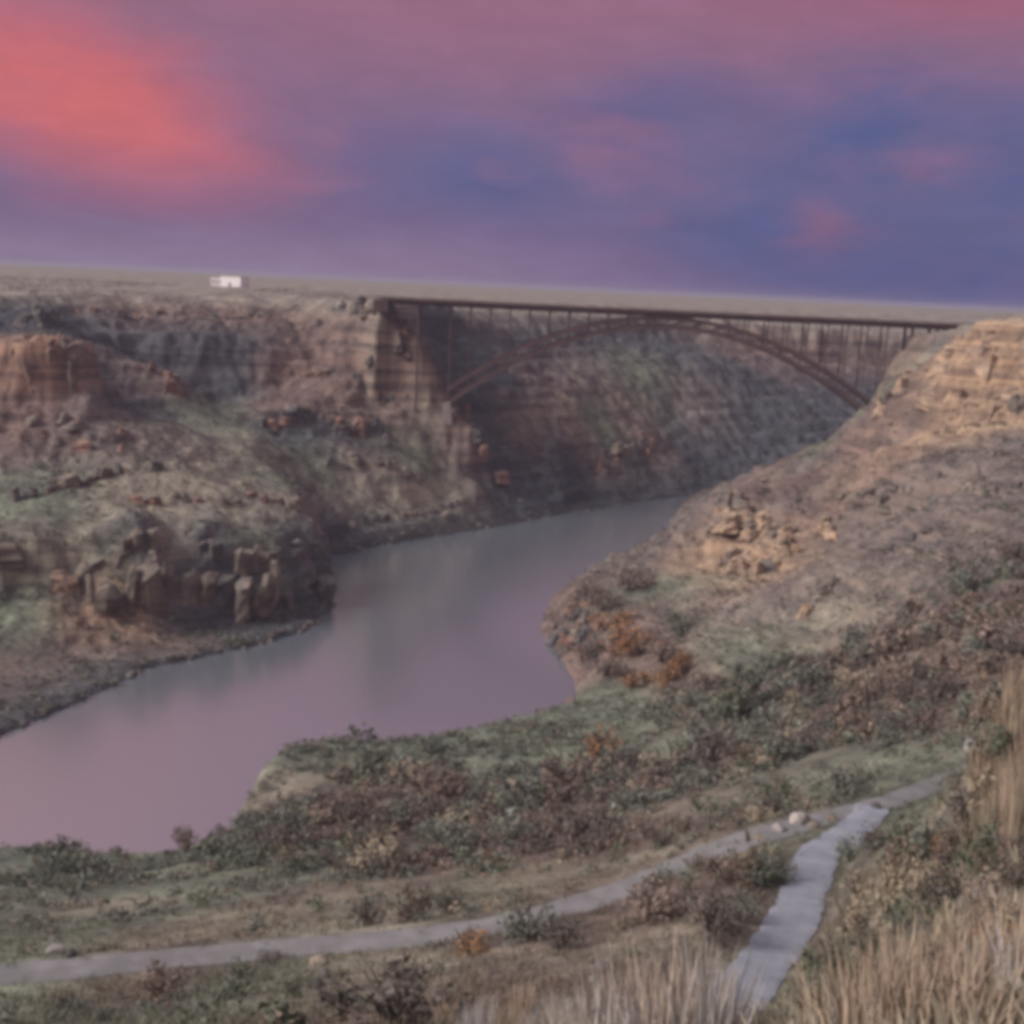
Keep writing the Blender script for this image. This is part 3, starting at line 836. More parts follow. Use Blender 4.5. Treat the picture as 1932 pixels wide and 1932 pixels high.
def build_white_building():
    wall, grey, dark = paint('white_wall', (0.90, 0.88, 0.87)), paint('pale_grey_wall', (0.66, 0.64, 0.63)), paint('dark_glass', (0.06, 0.06, 0.07), 0.2)
    p = hit(428, 541, 300, 3000)
    s = p.y / F
    w = 46 * s; h = 19 * s; dep = 14.0; z0 = max(ground_z(p.x + a, p.y + b) for a in (-20, -10, 0, 10, 20) for b in (0, 7, 14)) - 0.6
    PLACED_CLEAR.append((p.x, p.y))
    root = bpy.data.objects.new('white_building', None); COL.objects.link(root)
    root.location = (p.x, p.y, z0); root.rotation_euler.z = math.radians(-25)
    tag(root, 'small bright white flat-roofed building alone on the far plateau', 'building')
    MB().box(-w * 0.32, w * 0.68, 0, dep, 0, h).build('wall', wall, root)
    MB().box(-w * 0.34, w * 0.70, -0.4, dep + 0.4, h + 0.004, h + 0.5).build('roof', grey, root)
    MB().box(-w * 0.32 - 26 * s, -w * 0.32 - 0.01, 2, dep - 1, 0, h * 0.8).build('side_wing', grey, root)
    MB().box(-w * 0.34 - 26 * s, -w * 0.32 - 0.5, 1.7, dep - 0.7, h * 0.8 + 0.004, h * 0.8 + 0.4).build('wing_roof', wall, root)
    MB().box(w * 0.1, w * 0.2, -0.06, 0.1, 0, h * 0.42).build('door', dark, root)
    for i in range(3):
        MB().box(-w * 0.32 - (22 - 8 * i) * s, -w * 0.32 - (18 - 8 * i) * s, 1.94, 2.1, h * 0.3, h * 0.55).build('window', dark, root)


build_white_building()

# ---------------------------------------------------------------- rock
def rock_material(name, c, var=0.25):
    m_, g = mat(name)
    geo = g.new('ShaderNodeNewGeometry'); pos = geo.outputs['Position']
    sx = g.new('ShaderNodeSeparateXYZ', i_0=pos).outputs
    rnd = g.new('ShaderNodeObjectInfo').outputs['Random']
    n1 = g.noise(pos, 0.12, 5, 0.65); n2 = g.noise(pos, 0.7, 5, 0.65)
    band = g.noise(g.new('ShaderNodeCombineXYZ', i_0=g.m('MULTIPLY', sx[0], 0.02), i_1=g.m('MULTIPLY', sx[1], 0.02), i_2=g.m('MULTIPLY', sx[2], 0.35)).outputs[0], 1.0, 4, 0.6)
    v = g.m('ADD', 1 - var, g.m('MULTIPLY', rnd, 2 * var))
    cc = g.new('ShaderNodeVectorMath', operation='SCALE', i_0=c, i_Scale=v).outputs[0]
    cc = g.mix(g.ss(n1, 0.35, 0.68), g.mix(1.0, cc, (0.6, 0.6, 0.64), 'MULTIPLY'), g.mix(1.0, cc, (1.25, 1.18, 1.08), 'MULTIPLY'))
    cc = g.mix(g.m('MULTIPLY', g.ss(band, 0.5, 0.68), 0.5), cc, (0.07, 0.062, 0.06))
    cc = g.mix(g.m('MULTIPLY', g.ss(n2, 0.55, 0.75), 0.45), cc, (0.06, 0.055, 0.055))
    finish(g, cc, 0.95, g.m('ADD', n2, g.m('MULTIPLY', band, 1.2)), 0.7, 0.6)
    return m_


ROCK = {'K': rock_material('tan_rock', (0.41, 0.315, 0.235), 0.15), 'D': rock_material('dark_basalt', (0.145, 0.14, 0.14)), 'O': rock_material('orange_rock', (0.30, 0.215, 0.165)),
        'G': rock_material('grey_brown_rock', (0.225, 0.200, 0.175)), 'W': rock_material('pale_boulder', (0.36, 0.345, 0.345), 0.12), 'B': rock_material('red_brown_rock', (0.25, 0.165, 0.14))}


def column_mesh(seed):
    """joint-bounded block with broken ledges, unit height, about unit width, base at 0"""
    r = random.Random(seed)
    n, L = r.randint(7, 10), 7
    angs = sorted((i + r.uniform(-0.35, 0.35)) / n * 2 * math.pi for i in range(n))
    rad = [r.uniform(0.36, 0.62) for _ in range(n)]
    lean = (r.uniform(-0.12, 0.12), r.uniform(-0.12, 0.12))
    tilt = (r.uniform(-0.25, 0.25), r.uniform(-0.25, 0.25))
    co, fs = [], []
    step = 1.05
    for l in range(L):
        t = l / (L - 1)
        if l: step *= r.choice((1.0, 0.97, 0.9, 0.78))
        for i in range(n):
            q = rad[i] * step * r.uniform(0.86, 1.14)
            x, y = math.cos(angs[i]) * q, math.sin(angs[i]) * q
            zz = t * (0.86 + tilt[0] * x + tilt[1] * y) + (r.uniform(-0.05, 0.05) if l else 0)
            co.append((x + lean[0] * t, y + lean[1] * t, zz))
    for l in range(L - 1):
        for i in range(n):
            a, b = l * n + i, l * n + (i + 1) % n
            fs.append((a, b, b + n)); fs.append((a, b + n, a + n))
    co.append((lean[0], lean[1], r.uniform(0.9, 1.0)))
    for i in range(n): fs.append(((L - 1) * n + i, (L - 1) * n + (i + 1) % n, L * n))
    me = bpy.data.meshes.new('rock'); me.from_pydata(co, [], fs); me.update()
    return me


COLUMNS = {k: [] for k in ROCK}
for k in COLUMNS:
    for i in range(9):
        me = column_mesh(100 + i); me.materials.append(ROCK[k]); COLUMNS[k].append(me)


def cliff(label, T, Bs, kinds, step, seed, hs=(0.5, 1.0), width=(1.3, 3.0), tiers=2):
    """a broken face of stacked blocks standing along a break line (T above, Bs at the foot)"""
    r = random.Random(seed)
    T = np.array(T, float); Bs = np.array(Bs, float)
    root = bpy.data.objects.new('rock_cliff', None); COL.objects.link(root)
    root.location = tuple(Bs[len(Bs) // 2])
    tag(root, label, 'cliff')
    seg = np.linalg.norm(np.diff(Bs[:, :2], axis=0), axis=1); cum = np.concatenate([[0], np.cumsum(seg)])
    for row in range(tiers):
        s = r.uniform(0, step)
        while s < cum[-1]:
            i = min(np.searchsorted(cum, s, 'right') - 1, len(seg) - 1); f = (s - cum[i]) / seg[i]
            b = Bs[i] * (1 - f) + Bs[i + 1] * f; t = T[i] * (1 - f) + T[i + 1] * f; q = s / cum[-1]
            s += step * r.uniform(0.4, 1.5)
            if r.random() < 0.10: continue
            H = t[2] - b[2]
            w = step * r.uniform(*width)
            out_ = (b - t)[:2]; out_ = out_ / (np.linalg.norm(out_) + 1e-6)
            ks = np.linspace(9, -26, 60)
            xs_ = b[0] + out_[0] * ks; ys_ = b[1] + out_[1] * ks
            zz, _, _ = survey(xs_, ys_)
            base_f = row / tiers * 0.95
            lvl = b[2] + H * (base_f + 0.5 / tiers)
            kk = np.nonzero(zz > lvl)[0]
            if not len(kk): continue
            j = kk[0]
            ins = r.uniform(-0.62, -0.22) * w
            px, py = xs_[j] + out_[0] * ins, ys_[j] + out_[1] * ins
            hh = H * r.uniform(*hs) / tiers * 1.7 + 1.5
            zb = b[2] + H * base_f - 1.5 + r.uniform(-0.06, 0.06) * H
            if row == 0: zb = min(zb, zz[max(j - 3, 0)] - 0.5)
            hh = min(hh, max(3.0, (t[2] + r.uniform(-3, 1.5) - zb)))
            kd = kinds[min(int(q * len(kinds)), len(kinds) - 1)]
            if r.random() < 0.08: kd = 'G'
            o = link('rock', r.choice(COLUMNS[kd]), root)
            o.location = (px - root.location.x, py - root.location.y, zb - root.location.z)
            o.rotation_euler = (r.uniform(-0.25, 0.25), r.uniform(-0.25, 0.25), r.uniform(0, 6.28))
            o.scale = (w * r.uniform(0.7, 1.3), w * r.uniform(0.7, 1.3), hh)


pv = lambda ids: [PTS[i][:3] for i in ids]
cliff('low brown and grey cliff of upright rock on the left river bank above the water', pv(pt[3:]), pv(pb[3:]), 'OGGGGDGGDD', 4.6, 11, (0.55, 1.0), (1.8, 3.4))
cliff('small brown rock outcrop at the left edge above the river bank', pv(pt[1:4]), pv(pb[1:4]), 'GBG', 5.5, 12, (0.35, 0.8))
cliff('orange-brown rock butte at the left edge below the plateau rim', pv(ob), pv(oc), 'OOOOG', 5.0, 13, (0.4, 0.9))
cliff('warm tan cliff under the right-hand rim, upper band', pv(ct), pv(cm), 'KKKKKK', 8.0, 14, (0.6, 1.0))
cliff('warm tan cliff under the right-hand rim, lower band', pv(cm), pv(cb), 'KKKKKK', 7.5, 15, (0.55, 1.0))


def ledge(label, uv, height, kinds, step, seed, width=(0.9, 2.0), rows=1, spread=0.0):
    """a line of outcropping blocks lying on the slope where the photograph shows a rock band"""
    r = random.Random(seed)
    hp = [hit(u, v) for u, v in uv]; hp = [p for p in hp if p is not None]
    root = bpy.data.objects.new('rock_outcrop', None); COL.objects.link(root)
    root.location = hp[len(hp) // 2]
    tag(root, label, 'outcrop')
    for a, b in zip(hp, hp[1:]):
        n = max(1, int((b - a).length / step))
        for i in range(n):
            for row in range(rows):
                f = (i + r.random()) / n
                p = a.lerp(b, f)
                px, py = p.x + r.gauss(0, spread), p.y + r.gauss(0, spread)
                w = step * r.uniform(*width); hh = height * r.uniform(0.5, 1.15)
                kd = r.choice(kinds)
                o = link('rock', r.choice(COLUMNS[kd]), root)
                o.location = (px - root.location.x, py - root.location.y, ground_z(px, py) - (0.35 if py < 700 else 0.7) * hh - root.location.z)
                o.rotation_euler = (r.uniform(-0.2, 0.2), r.uniform(-0.2, 0.2), r.uniform(0, 6.28))
                o.scale = (w * r.uniform(0.7, 1.3), w * r.uniform(0.7, 1.3), hh * 1.35)


ledge('broad tan rock outcrop halfway up the right bank above the river bend', [(1350, 985), (1375, 1010), (1395, 1040), (1385, 1075), (1420, 1085), (1460, 1060), (1500, 1040), (1440, 1020), (1400, 985), (1380, 960)], 8, 'KKKG', 4.5, 21, width=(1.4, 3.0), rows=2, spread=3.5)
ledge('short pale rock rib right of the broad tan outcrop on the right bank', [(1530, 995), (1555, 1000), (1572, 1012)], 8, 'KK', 4, 22)
ledge('narrow slanting tan rock streak below the outcrop on the right bank', [(1575, 1085), (1560, 1115), (1535, 1145), (1500, 1170)], 5, 'KG', 3.5, 23)
ledge('brown rock band on the slope left of the river below the bridge', [(500, 800), (560, 795), (620, 800), (680, 812), (740, 825)], 12, 'DDB', 7, 24, rows=2, spread=3)
ledge('long grey ledge crossing the bench above the left river bank', [(20, 945), (90, 930), (150, 912), (210, 898), (280, 888), (350, 884)], 6, 'GGD', 5, 25)
ledge('broken brown ledge on the tan bench behind the left bluff', [(250, 948), (320, 940), (400, 945), (480, 940), (560, 950)], 4, 'GGB', 4.5, 41, spread=2)
ledge('grey rock step along the far left bank below the dark band', [(600, 880), (660, 872), (720, 880), (790, 890)], 5, 'GGD', 5, 42, spread=3)
ledge('dark layered rock band across the slope left of the bridge foot', [(540, 700), (600, 705), (660, 700), (720, 712), (780, 720)], 6, 'BDG', 6, 43, spread=2)
ledge('brown caprock line under the plateau rim at left', [(150, 590), (230, 592), (320, 592), (420, 596), (520, 604), (600, 610)], 5, 'BGD', 6, 44, spread=2)
ledge('dark rock step low on the left bank behind the bluff', [(640, 985), (720, 975), (800, 968), (880, 955)], 6, 'DDG', 5, 45, spread=2)
ledge('grey rock ribs on the talus below the orange butte', [(60, 800), (110, 830), (180, 830), (240, 850)], 5, 'GB', 5, 46, spread=5)
ledge('scattered brown rock ledge across the middle of the right-hand slope', [(1600, 930), (1680, 945), (1760, 930), (1850, 935), (1920, 920)], 3, 'GG', 4, 47, spread=4)
ledge('low grey rock line on the right-hand slope under the tan cliff', [(1640, 1040), (1720, 1030), (1800, 1040), (1900, 1020)], 2.6, 'GGD', 3.5, 48, spread=4)
ledge('dark rock step standing in for shadow at the upper left under the plateau rim', [(5, 600), (50, 605), (100, 606)], 16, 'DD', 9, 26)  # dark blocks put in for the shadow under the rim
ledge('red-brown rock knob on the left bank in front of the shaded wall', [(285, 712), (305, 705), (325, 725), (345, 755)], 11, 'BBG', 6, 27, spread=2)
ledge('brown rim rock beside the left end of the bridge', [(640, 585), (690, 592), (740, 605), (780, 640)], 10, 'BGD', 7, 28, spread=2)
ledge('rust-coloured rock spur dropping from the bridge foot to the river', [(880, 790), (900, 830), (925, 870), (950, 905)], 10, 'BBD', 7, 29, spread=3)
ledge('rocky brown point where the right bank juts into the river', [(1050, 1190), (1075, 1225), (1110, 1215), (1140, 1235), (1090, 1150), (1130, 1120)], 4, 'BGD', 3.5, 30, rows=2, spread=4)
ledge('tan rock rib low on the right slope just above the bridge footing', [(1660, 775), (1680, 750), (1700, 730), (1720, 700)], 10, 'KKB', 6, 31)
ledge('pale rock streaks on the far wall under the arch', [(1130, 880), (1140, 900), (1200, 830), (1235, 850)], 10, 'BG', 7, 32, spread=3)

# ---------------------------------------------------------------- plants
def leaf_material(name, c, var=0.35):
    m_, g = mat(name)
    rnd = g.new('ShaderNodeObjectInfo').outputs['Random']
    isl = g.new('ShaderNodeNewGeometry').outputs['Random Per Island']
    v = g.m('ADD', 1 - var, g.m('MULTIPLY', g.m('ADD', g.m('MULTIPLY', rnd, 0.4), g.m('MULTIPLY', isl, 0.6)), 2 * var))
    cc = g.new('ShaderNodeVectorMath', operation='SCALE', i_0=c, i_Scale=v).outputs[0]
    finish(g, cc, 0.9, spec=0.1)
    return m_


LEAF = {'sage': leaf_material('sage_leaves', (0.185, 0.198, 0.165)), 'rust': leaf_material('rust_twigs', (0.215, 0.168, 0.142)), 'dark': leaf_material('dark_twigs', (0.140, 0.122, 0.110)),
        'straw': leaf_material('straw_leaves', (0.33, 0.28, 0.21)), 'orange': leaf_material('orange_leaves', (0.30, 0.175, 0.10)), 'green': leaf_material('green_leaves', (0.150, 0.165, 0.122)),
        'wood': leaf_material('grey_wood', (0.12, 0.10, 0.09)), 'pale': leaf_material('pale_stalks', (0.46, 0.43, 0.41)), 'wheat': leaf_material('wheat_stalks', (0.43, 0.34, 0.26))}


def blob_tris(r, n, size, lobes=5, flat=0.75):
    """n small leaf triangles through the volume of a lumpy dome; returns (3n,3)"""
    cs = [(r.uniform(-0.55, 0.55), r.uniform(-0.55, 0.55), r.uniform(0.25, 0.75) * flat, r.uniform(0.22, 0.45)) for _ in range(lobes)]
    out = []
    for _ in range(n):
        cx, cy, cz, cr = r.choice(cs)
        d = Vector((r.gauss(0, 1), r.gauss(0, 1), r.gauss(0, 1))).normalized() * cr * r.random() ** 0.4
        p = Vector((cx, cy, cz)) + d
        p.z = abs(p.z)
        a = Vector((r.gauss(0, 1), r.gauss(0, 1), r.gauss(0.3, 1))).normalized(); b = a.cross(Vector((r.gauss(0, 1), r.gauss(0, 1), r.gauss(0, 1)))).normalized()
        q = size * r.uniform(0.6, 1.4)
        out += [p + a * q, p - a * q * 0.6 + b * q * 0.5, p - a * q * 0.6 - b * q * 0.5]
    return np.array([tuple(p) for p in out])


def stems_mesh(r, mt, n=9):
    mb = MB()
    for _ in range(n):
        a = r.uniform(0, 6.28); q = r.uniform(0.2, 0.6); zz = r.uniform(0.4, 0.85)
        mid = (math.cos(a) * q * 0.5, math.sin(a) * q * 0.5, zz * 0.6)
        mb.beam((r.uniform(-.05, .05), r.uniform(-.05, .05), -0.08), mid, 0.035)
        mb.beam(mid, (math.cos(a) * q, math.sin(a) * q, zz), 0.022)
    me = bpy.data.meshes.new('branches'); me.from_pydata(mb.v, [], mb.f); me.materials.append(mt); me.update()
    return me


FOL = {}
for kk_ in ('sage', 'rust', 'dark', 'straw', 'orange', 'green'):
    FOL[kk_] = []
    for i in range(4):
        r = random.Random(hash(kk_) % 1 + i * 7 + len(kk_))
        tr = blob_tris(r, 420, 0.075, 6 + i)
        FOL[kk_].append(mesh_np('foliage', tr, np.arange(len(tr)).reshape(-1, 3), LEAF[kk_]))
STEM = [stems_mesh(random.Random(50 + i), LEAF['wood']) for i in range(4)]
PLACED = []                      # x, y, radius of every single plant


def shrub(p, w, h, kind, label, group, cat='shrub', r=random.Random(5), name='shrub'):
    root = bpy.data.objects.new(name, None); COL.objects.link(root)
    root.location = (p.x, p.y, p.z - 0.04 * h); root.rotation_euler.z = r.uniform(0, 6.28)
    root.scale = (w / 1.5, w / 1.5 * r.uniform(0.8, 1.1), h / 0.95)
    tag(root, label, cat, group)
    i = r.randrange(4)
    link('foliage', FOL[kind][i], root); link('branches', STEM[i], root)
    PLACED.append((p.x, p.y, w / 2))
    return root


# plants, and one shrub-shaped shadow, that can be picked out one by one in the photograph: u, v of the foot, width and height in frame units
ONE = [
    (1138, 1432, 78, 78, 'orange', 'large orange-tan bush standing out on the green bench by the river'),
    (1198, 1448, 70, 42, 'dark', 'dark shrub form standing in for the shadow just right of the orange bush on the river bench'),  # shadow beside the orange bush, put in as a dark shrub
    (775, 1738, 88, 92, 'rust', 'tall rust-brown bush on the upper edge of the trail'),
    (690, 1742, 78, 52, 'dark', 'dark shrub left of the rust-brown bush above the trail'),
    (850, 1722, 76, 54, 'dark', 'dark grey shrub right of the rust-brown bush above the trail'),
    (350, 1604, 46, 62, 'rust', 'pointed dark bush sticking up at the near river shore'),
    (415, 1584, 62, 28, 'dark', 'low dark shrub at the water edge beside the pointed bush'),
    (508, 1816, 64, 26, 'dark', 'small dark shrub on the lower edge of the trail at left'),
    (300, 1882, 120, 64, 'rust', 'dark purple-brown shrub below the trail at lower left'),
    (450, 1878, 96, 60, 'green', 'grey-green shrub right of the purple-brown one at lower left'),
    (560, 1880, 60, 40, 'green', 'small round green shrub between trail and lower edge'),
    (745, 1930, 210, 120, 'dark', 'wide dark shrub at the lower edge left of the pale grass'),
    (880, 1800, 100, 46, 'orange', 'low pinkish-tan shrub just below the trail'),
    (1062, 1792, 90, 66, 'dark', 'dark maroon shrub in the gap between the two trails'),
    (1330, 1752, 130, 96, 'dark', 'big dark shrub left of the bluish trail'),
    (1230, 1736, 120, 80, 'rust', 'brown shrub in the middle of the thicket between the trails'),
    (1372, 1668, 76, 60, 'rust', 'dark red shrub near the fork of the trails'),
    (1440, 1660, 60, 50, 'green', 'green shrub tight against the left side of the bluish trail'),
    (1405, 1735, 60, 60, 'sage', 'grey sage shrub at the left edge of the bluish trail'),
    (1650, 1600, 64, 44, 'dark', 'small dark shrub right of the trail fork'),
    (1785, 1632, 64, 62, 'orange', 'orange-yellow bush on the right-hand foreground slope'),
    (1900, 1800, 100, 60, 'orange', 'orange-tan bush at the right edge of the frame'),
    (1700, 1610, 120, 80, 'green', 'green-grey shrub right of the trail on the foreground slope'),
    (1860, 1660, 130, 110, 'green', 'large green-brown shrub low on the right-hand slope'),
    (1620, 1700, 70, 60, 'straw', 'tan shrub hugging the right side of the bluish trail'),
    (1880, 1380, 60, 100, 'straw', 'tall straw-coloured bush at the right edge above the shrubs'),
    (1265, 1292, 74, 40, 'orange', 'yellow-orange shrub on the brown point by the river'),
    (1160, 1185, 90, 44, 'orange', 'rusty orange shrub at the top of the rocky point'),
    (1210, 1236, 84, 44, 'orange', 'tan-orange shrub in the middle of the rocky point'),
    (1180, 1215, 100, 56, 'orange', 'broad rusty orange bush crowning the rocky point'),
    (1245, 1250, 90, 50, 'rust', 'brown bush behind the yellow-orange shrub on the point'),
    (1290, 1270, 90, 50, 'orange', 'rusty bush right of the yellow-orange shrub on the point'),
    (1140, 1150, 90, 48, 'rust', 'brown bush on the crest of the shore above the point'),
    (1200, 1110, 100, 46, 'rust', 'low brown bush on the bank beyond the rocky point'),
    (1290, 1190, 90, 44, 'green', 'dull green bush in the dip behind the rocky point'),
    (1100, 1245, 80, 46, 'rust', 'brown bush at the tip of the rocky point'),
    (1140, 1275, 90, 44, 'rust', 'rust bush on the lower left of the rocky point'),
    (1195, 1295, 80, 40, 'orange', 'low tan bush at the foot of the rocky point'),
    (1110, 1130, 80, 40, 'rust', 'brown bush on the shore above the rocky point'),
    (1330, 1300, 80, 40, 'rust', 'red-brown shrub at the right end of the rocky point'),
    (1570, 1388, 90, 46, 'dark', 'blackish shrub at the foot of the right-hand thicket'),
    (1860, 1372, 70, 66, 'rust', 'dark maroon shrub at the right end of the thicket'),
    (1690, 1384, 90, 50, 'dark', 'dark shrub in the middle of the right-hand thicket base'),
    (920, 1580, 80, 70, 'rust', 'dark brown upright bush in the middle of the near scrub'),
    (640, 1600, 90, 56, 'rust', 'brown shrub at the left end of the near scrub belt'),
    (1080, 1520, 74, 46, 'rust', 'maroon shrub below the orange bush'),
    (1150, 1590, 80, 44, 'dark', 'dark shrub in the hollow above the trail'),
]
rr_ = random.Random(77)
for u, v, w, h, k, lab in ONE:
    p = hit(u, v)
    if p is None: continue
    q = (p - CAM).length / F
    shrub(p, w * q, h * q, k, lab, None, r=rr_)


KN = {'green': 'dull green', 'straw': 'straw-coloured', 'rust': 'rust-brown', 'dark': 'dark twiggy', 'sage': 'grey sage'}
for i in range(46):
    u = rr_.uniform(1570, 1935); v = rr_.uniform(max(1430, 1800 - (u - 1560) * 1.1), 1932); p = hit(u, v)
    if p is None or min(trail_dist(np.array([p.x]), np.array([p.y]), ln)[0][0] for ln in (LINE_A, LINE_B)) < 3.0: continue
    q = (p - CAM).length / F; k = rr_.choice(('green', 'green', 'straw', 'rust', 'dark', 'sage', 'straw')); w = rr_.uniform(60, 130) * q
    shrub(p, w, w * rr_.uniform(0.6, 1.0), k, KN[k] + ' shrub on the near slope right of the bluish trail', KN[k] + ' shrubs on the near right slope', r=rr_)


# every other bush near enough to be picked out, scattered over the near slopes
def zone(x, y, u, v):
    if y < 62: return 'on the foreground slope nearest the viewer'
    dA = trail_dist(np.array([x]), np.array([y]), LINE_A)[0][0]; dB = trail_dist(np.array([x]), np.array([y]), LINE_B)[0][0]
    if min(dA, dB) < 6.5: return 'growing along the edge of the gravel trail'
    if y < 120: return 'between the trails and the lower edge of the view'
    if u > 1300 and v < 1520: return 'in the thicket on the right-hand slope'
    if y < 260: return 'on the slope directly above the upper trail'
    return 'on the low bench beside the river'


DESC = {'sage': 'grey-green sagebrush shrub', 'rust': 'rust-brown leafless shrub', 'dark': 'dark brown twiggy shrub', 'straw': 'straw-coloured dry shrub', 'green': 'dull green rounded shrub'}


def uv_of(x, y, z):
    d = RM.transposed() @ (Vector((x, y, z)) - CAM)
    return 966 + F * d.x / -d.z, 966 - F * d.y / -d.z


def pick_kind(r, alb):
    rg = alb[0] / alb[1]
    if rg > 1.2: return r.choices(('rust', 'dark', 'sage', 'straw'), (6, 3, 1.5, 1))[0]
    if rg < 1.06: return r.choices(('sage', 'green', 'straw', 'dark'), (6, 3, 1, 1.5))[0]
    return r.choices(('straw', 'sage', 'rust', 'dark', 'green'), (2.5, 4, 2, 1.5, 1.5))[0]


rs = random.Random(404)
cand = []
N = 26000
yy = np.array([rs.uniform(0, 1) for _ in range(N)]); yy = 40 + (430 - 40) * np.sqrt(yy)
xx = np.array([rs.uniform(-0.50, 0.50) for _ in range(N)]) * yy
zz_, al_, cv_ = survey(xx, yy)
dA, _ = trail_dist(xx, yy, LINE_A); dB, _ = trail_dist(xx, yy, LINE_B)
patch = fbm(xx, yy, 26, 3, 91)
keep = []
for i in range(N):
    if zz_[i] < 0.8 or dA[i] < HALF_A + 0.5 or dB[i] < HALF_B + 0.5: continue
    if rs.random() > cv_[i] ** 1.3 * (0.5 + 2.2 * patch[i]) * 0.55: continue
    keep.append(i)
size = {i: (0.8 + 1.1 * rs.lognormvariate(0, 0.5)) * (1 + 1.4 * sstep(120, 300, yy[i])) * (0.8 + 0.5 * (cv_[i] > 0.85)) for i in keep}
show = sorted(keep, key=lambda i: -size[i] / yy[i])
single, rest = [], []
for i in show:
    u, v = uv_of(xx[i], yy[i], zz_[i])
    inview = -20 < u < 1952 and v < 1945
    if len(single) < 210 and inview and not any((xx[i] - a) ** 2 + (yy[i] - b) ** 2 < (0.55 * (c_ + size[i] / 2)) ** 2 for a, b, c_ in PLACED):
        k = pick_kind(rs, al_[i]); w = size[i] * (0.75 if yy[i] < 90 else 1)
        zn = zone(xx[i], yy[i], u, v)
        shrub(Vector((xx[i], yy[i], zz_[i])), w, w * rs.uniform(0.5, 0.85), k, DESC[k] + ' ' + zn, DESC[k] + 's ' + zn, r=rs)
        single.append(i)
    else:
        rest.append(i)


# ---- scrub too small or too many to count: real leaf clumps joined into one mesh
def leafy_colour_material():
    m_, g = mat('scrub_leaves')
    a = g.new('ShaderNodeAttribute', attribute_name='albedo').outputs['Color']
    finish(g, a, 0.9, spec=0.1)
    return m_


M_SCRUB = leafy_colour_material()
CK = {'sage': (0.185, 0.198, 0.165), 'rust': (0.215, 0.168, 0.142), 'dark': (0.140, 0.122, 0.110), 'straw': (0.27, 0.225, 0.17), 'green': (0.150, 0.165, 0.122), 'orange': (0.30, 0.175, 0.10)}


def joined(name, label, cat, places, ntri, tri_size, seed):
    """places: list of (x, y, z, w, h, rgb)"""
    r = random.Random(seed)
    temps = [blob_tris(random.Random(seed + 1 + i), ntri, tri_size, 4 + i % 3) for i in range(10)]
    vs_, cs_ = [], []
    for x, y, z, w, h, c_ in places:
        t = r.choice(temps); a = r.uniform(0, 6.28); ca, sa = math.cos(a), math.sin(a)
        q = np.empty_like(t)
        q[:, 0] = x + (t[:, 0] * ca - t[:, 1] * sa) * w / 1.5; q[:, 1] = y + (t[:, 0] * sa + t[:, 1] * ca) * w / 1.5; q[:, 2] = z - 0.06 * h + t[:, 2] * h / 0.95
        vs_.append(q)
        b = r.uniform(0.75, 1.3)
        f = np.repeat(np.array([r.uniform(0.7, 1.3) for _ in range(ntri)]), 3)[:, None]
        cs_.append(np.array(c_)[None] * b * f)
    co = np.concatenate(vs_); cc = np.concatenate(cs_)
    me = mesh_np(name, co, np.arange(len(co)).reshape(-1, 3), M_SCRUB, False, {'albedo': cc})
    return tag(link(name, me), label, cat, kind='stuff')


pl_ = []
for i in rest:
    k = pick_kind(rs, al_[i]); pl_.append((xx[i], yy[i], zz_[i], size[i], size[i] * rs.uniform(0.45, 0.8), CK[k]))
joined('scrub', 'low brown and grey-green scrub covering the near slopes and river bench', 'scrub', pl_, 52, 0.15, 900)

# scrub on the far banks
rs = random.Random(505)
N = 85000
rg_ = np.random.RandomState(5)
yy = rg_.uniform(390 ** 2, 1250 ** 2, N) ** 0.5; xx = rg_.uniform(-0.46, 0.46, N) * yy
zz_, al_, cv_ = survey(xx, yy)
zx, _, _ = survey(xx + 2.5, yy); zy, _, _ = survey(xx, yy + 2.5)
sl = np.hypot(zx - zz_, zy - zz_) / 2.5
patch = fbm(xx, yy, 45, 3, 93)
pl_ = []
for i in range(N):
    if any(abs(xx[i] - a) < 45 and -260 < yy[i] - b < 30 for a, b in PLACED_CLEAR): continue
    if zz_[i] < 0.6 or sl[i] > 1.3 or rs.random() > (0.12 + cv_[i]) * (0.65 + 1.6 * patch[i]) * 0.95: continue
    k = pick_kind(rs, al_[i]); w = (1.0 + 1.5 * rs.lognormvariate(0, 0.5)) * (0.6 if zz_[i] > 138 else 1)
    pl_.append((xx[i], yy[i], zz_[i], w, w * rs.uniform(0.4, 0.7), CK[k]))
foot = []
for ids, n_ in ((pb, 150), (pt, 90), (cb, 90), (NEAR_SHORE[14:24], 120), (FAR_SHORE[2:18], 300), (FAR_SHORE[2:8], 200)):
    q_ = np.array([PTS[i][:2] for i in ids])
    for _ in range(n_):
        i = rs.randrange(len(q_) - 1); f = rs.random(); x, y = q_[i] * (1 - f) + q_[i + 1] * f; x += rs.gauss(0, 3); y += rs.gauss(0, 3) + (2 if ids is not pb else -2)
        z = ground_z(x, y)
        if z < 0.5: continue
        w = rs.uniform(1.6, 4.8); foot.append((x, y, z, w, w * rs.uniform(0.5, 0.8), CK[rs.choice(('rust', 'dark', 'sage', 'straw', 'orange') if ids[0] == NEAR_SHORE[14] else ('dark', 'sage', 'green', 'rust'))]))
joined('hillside_scrub', 'small scattered scrub on the far banks and right-hand slope', 'scrub', pl_ + foot, 12, 0.28, 910)


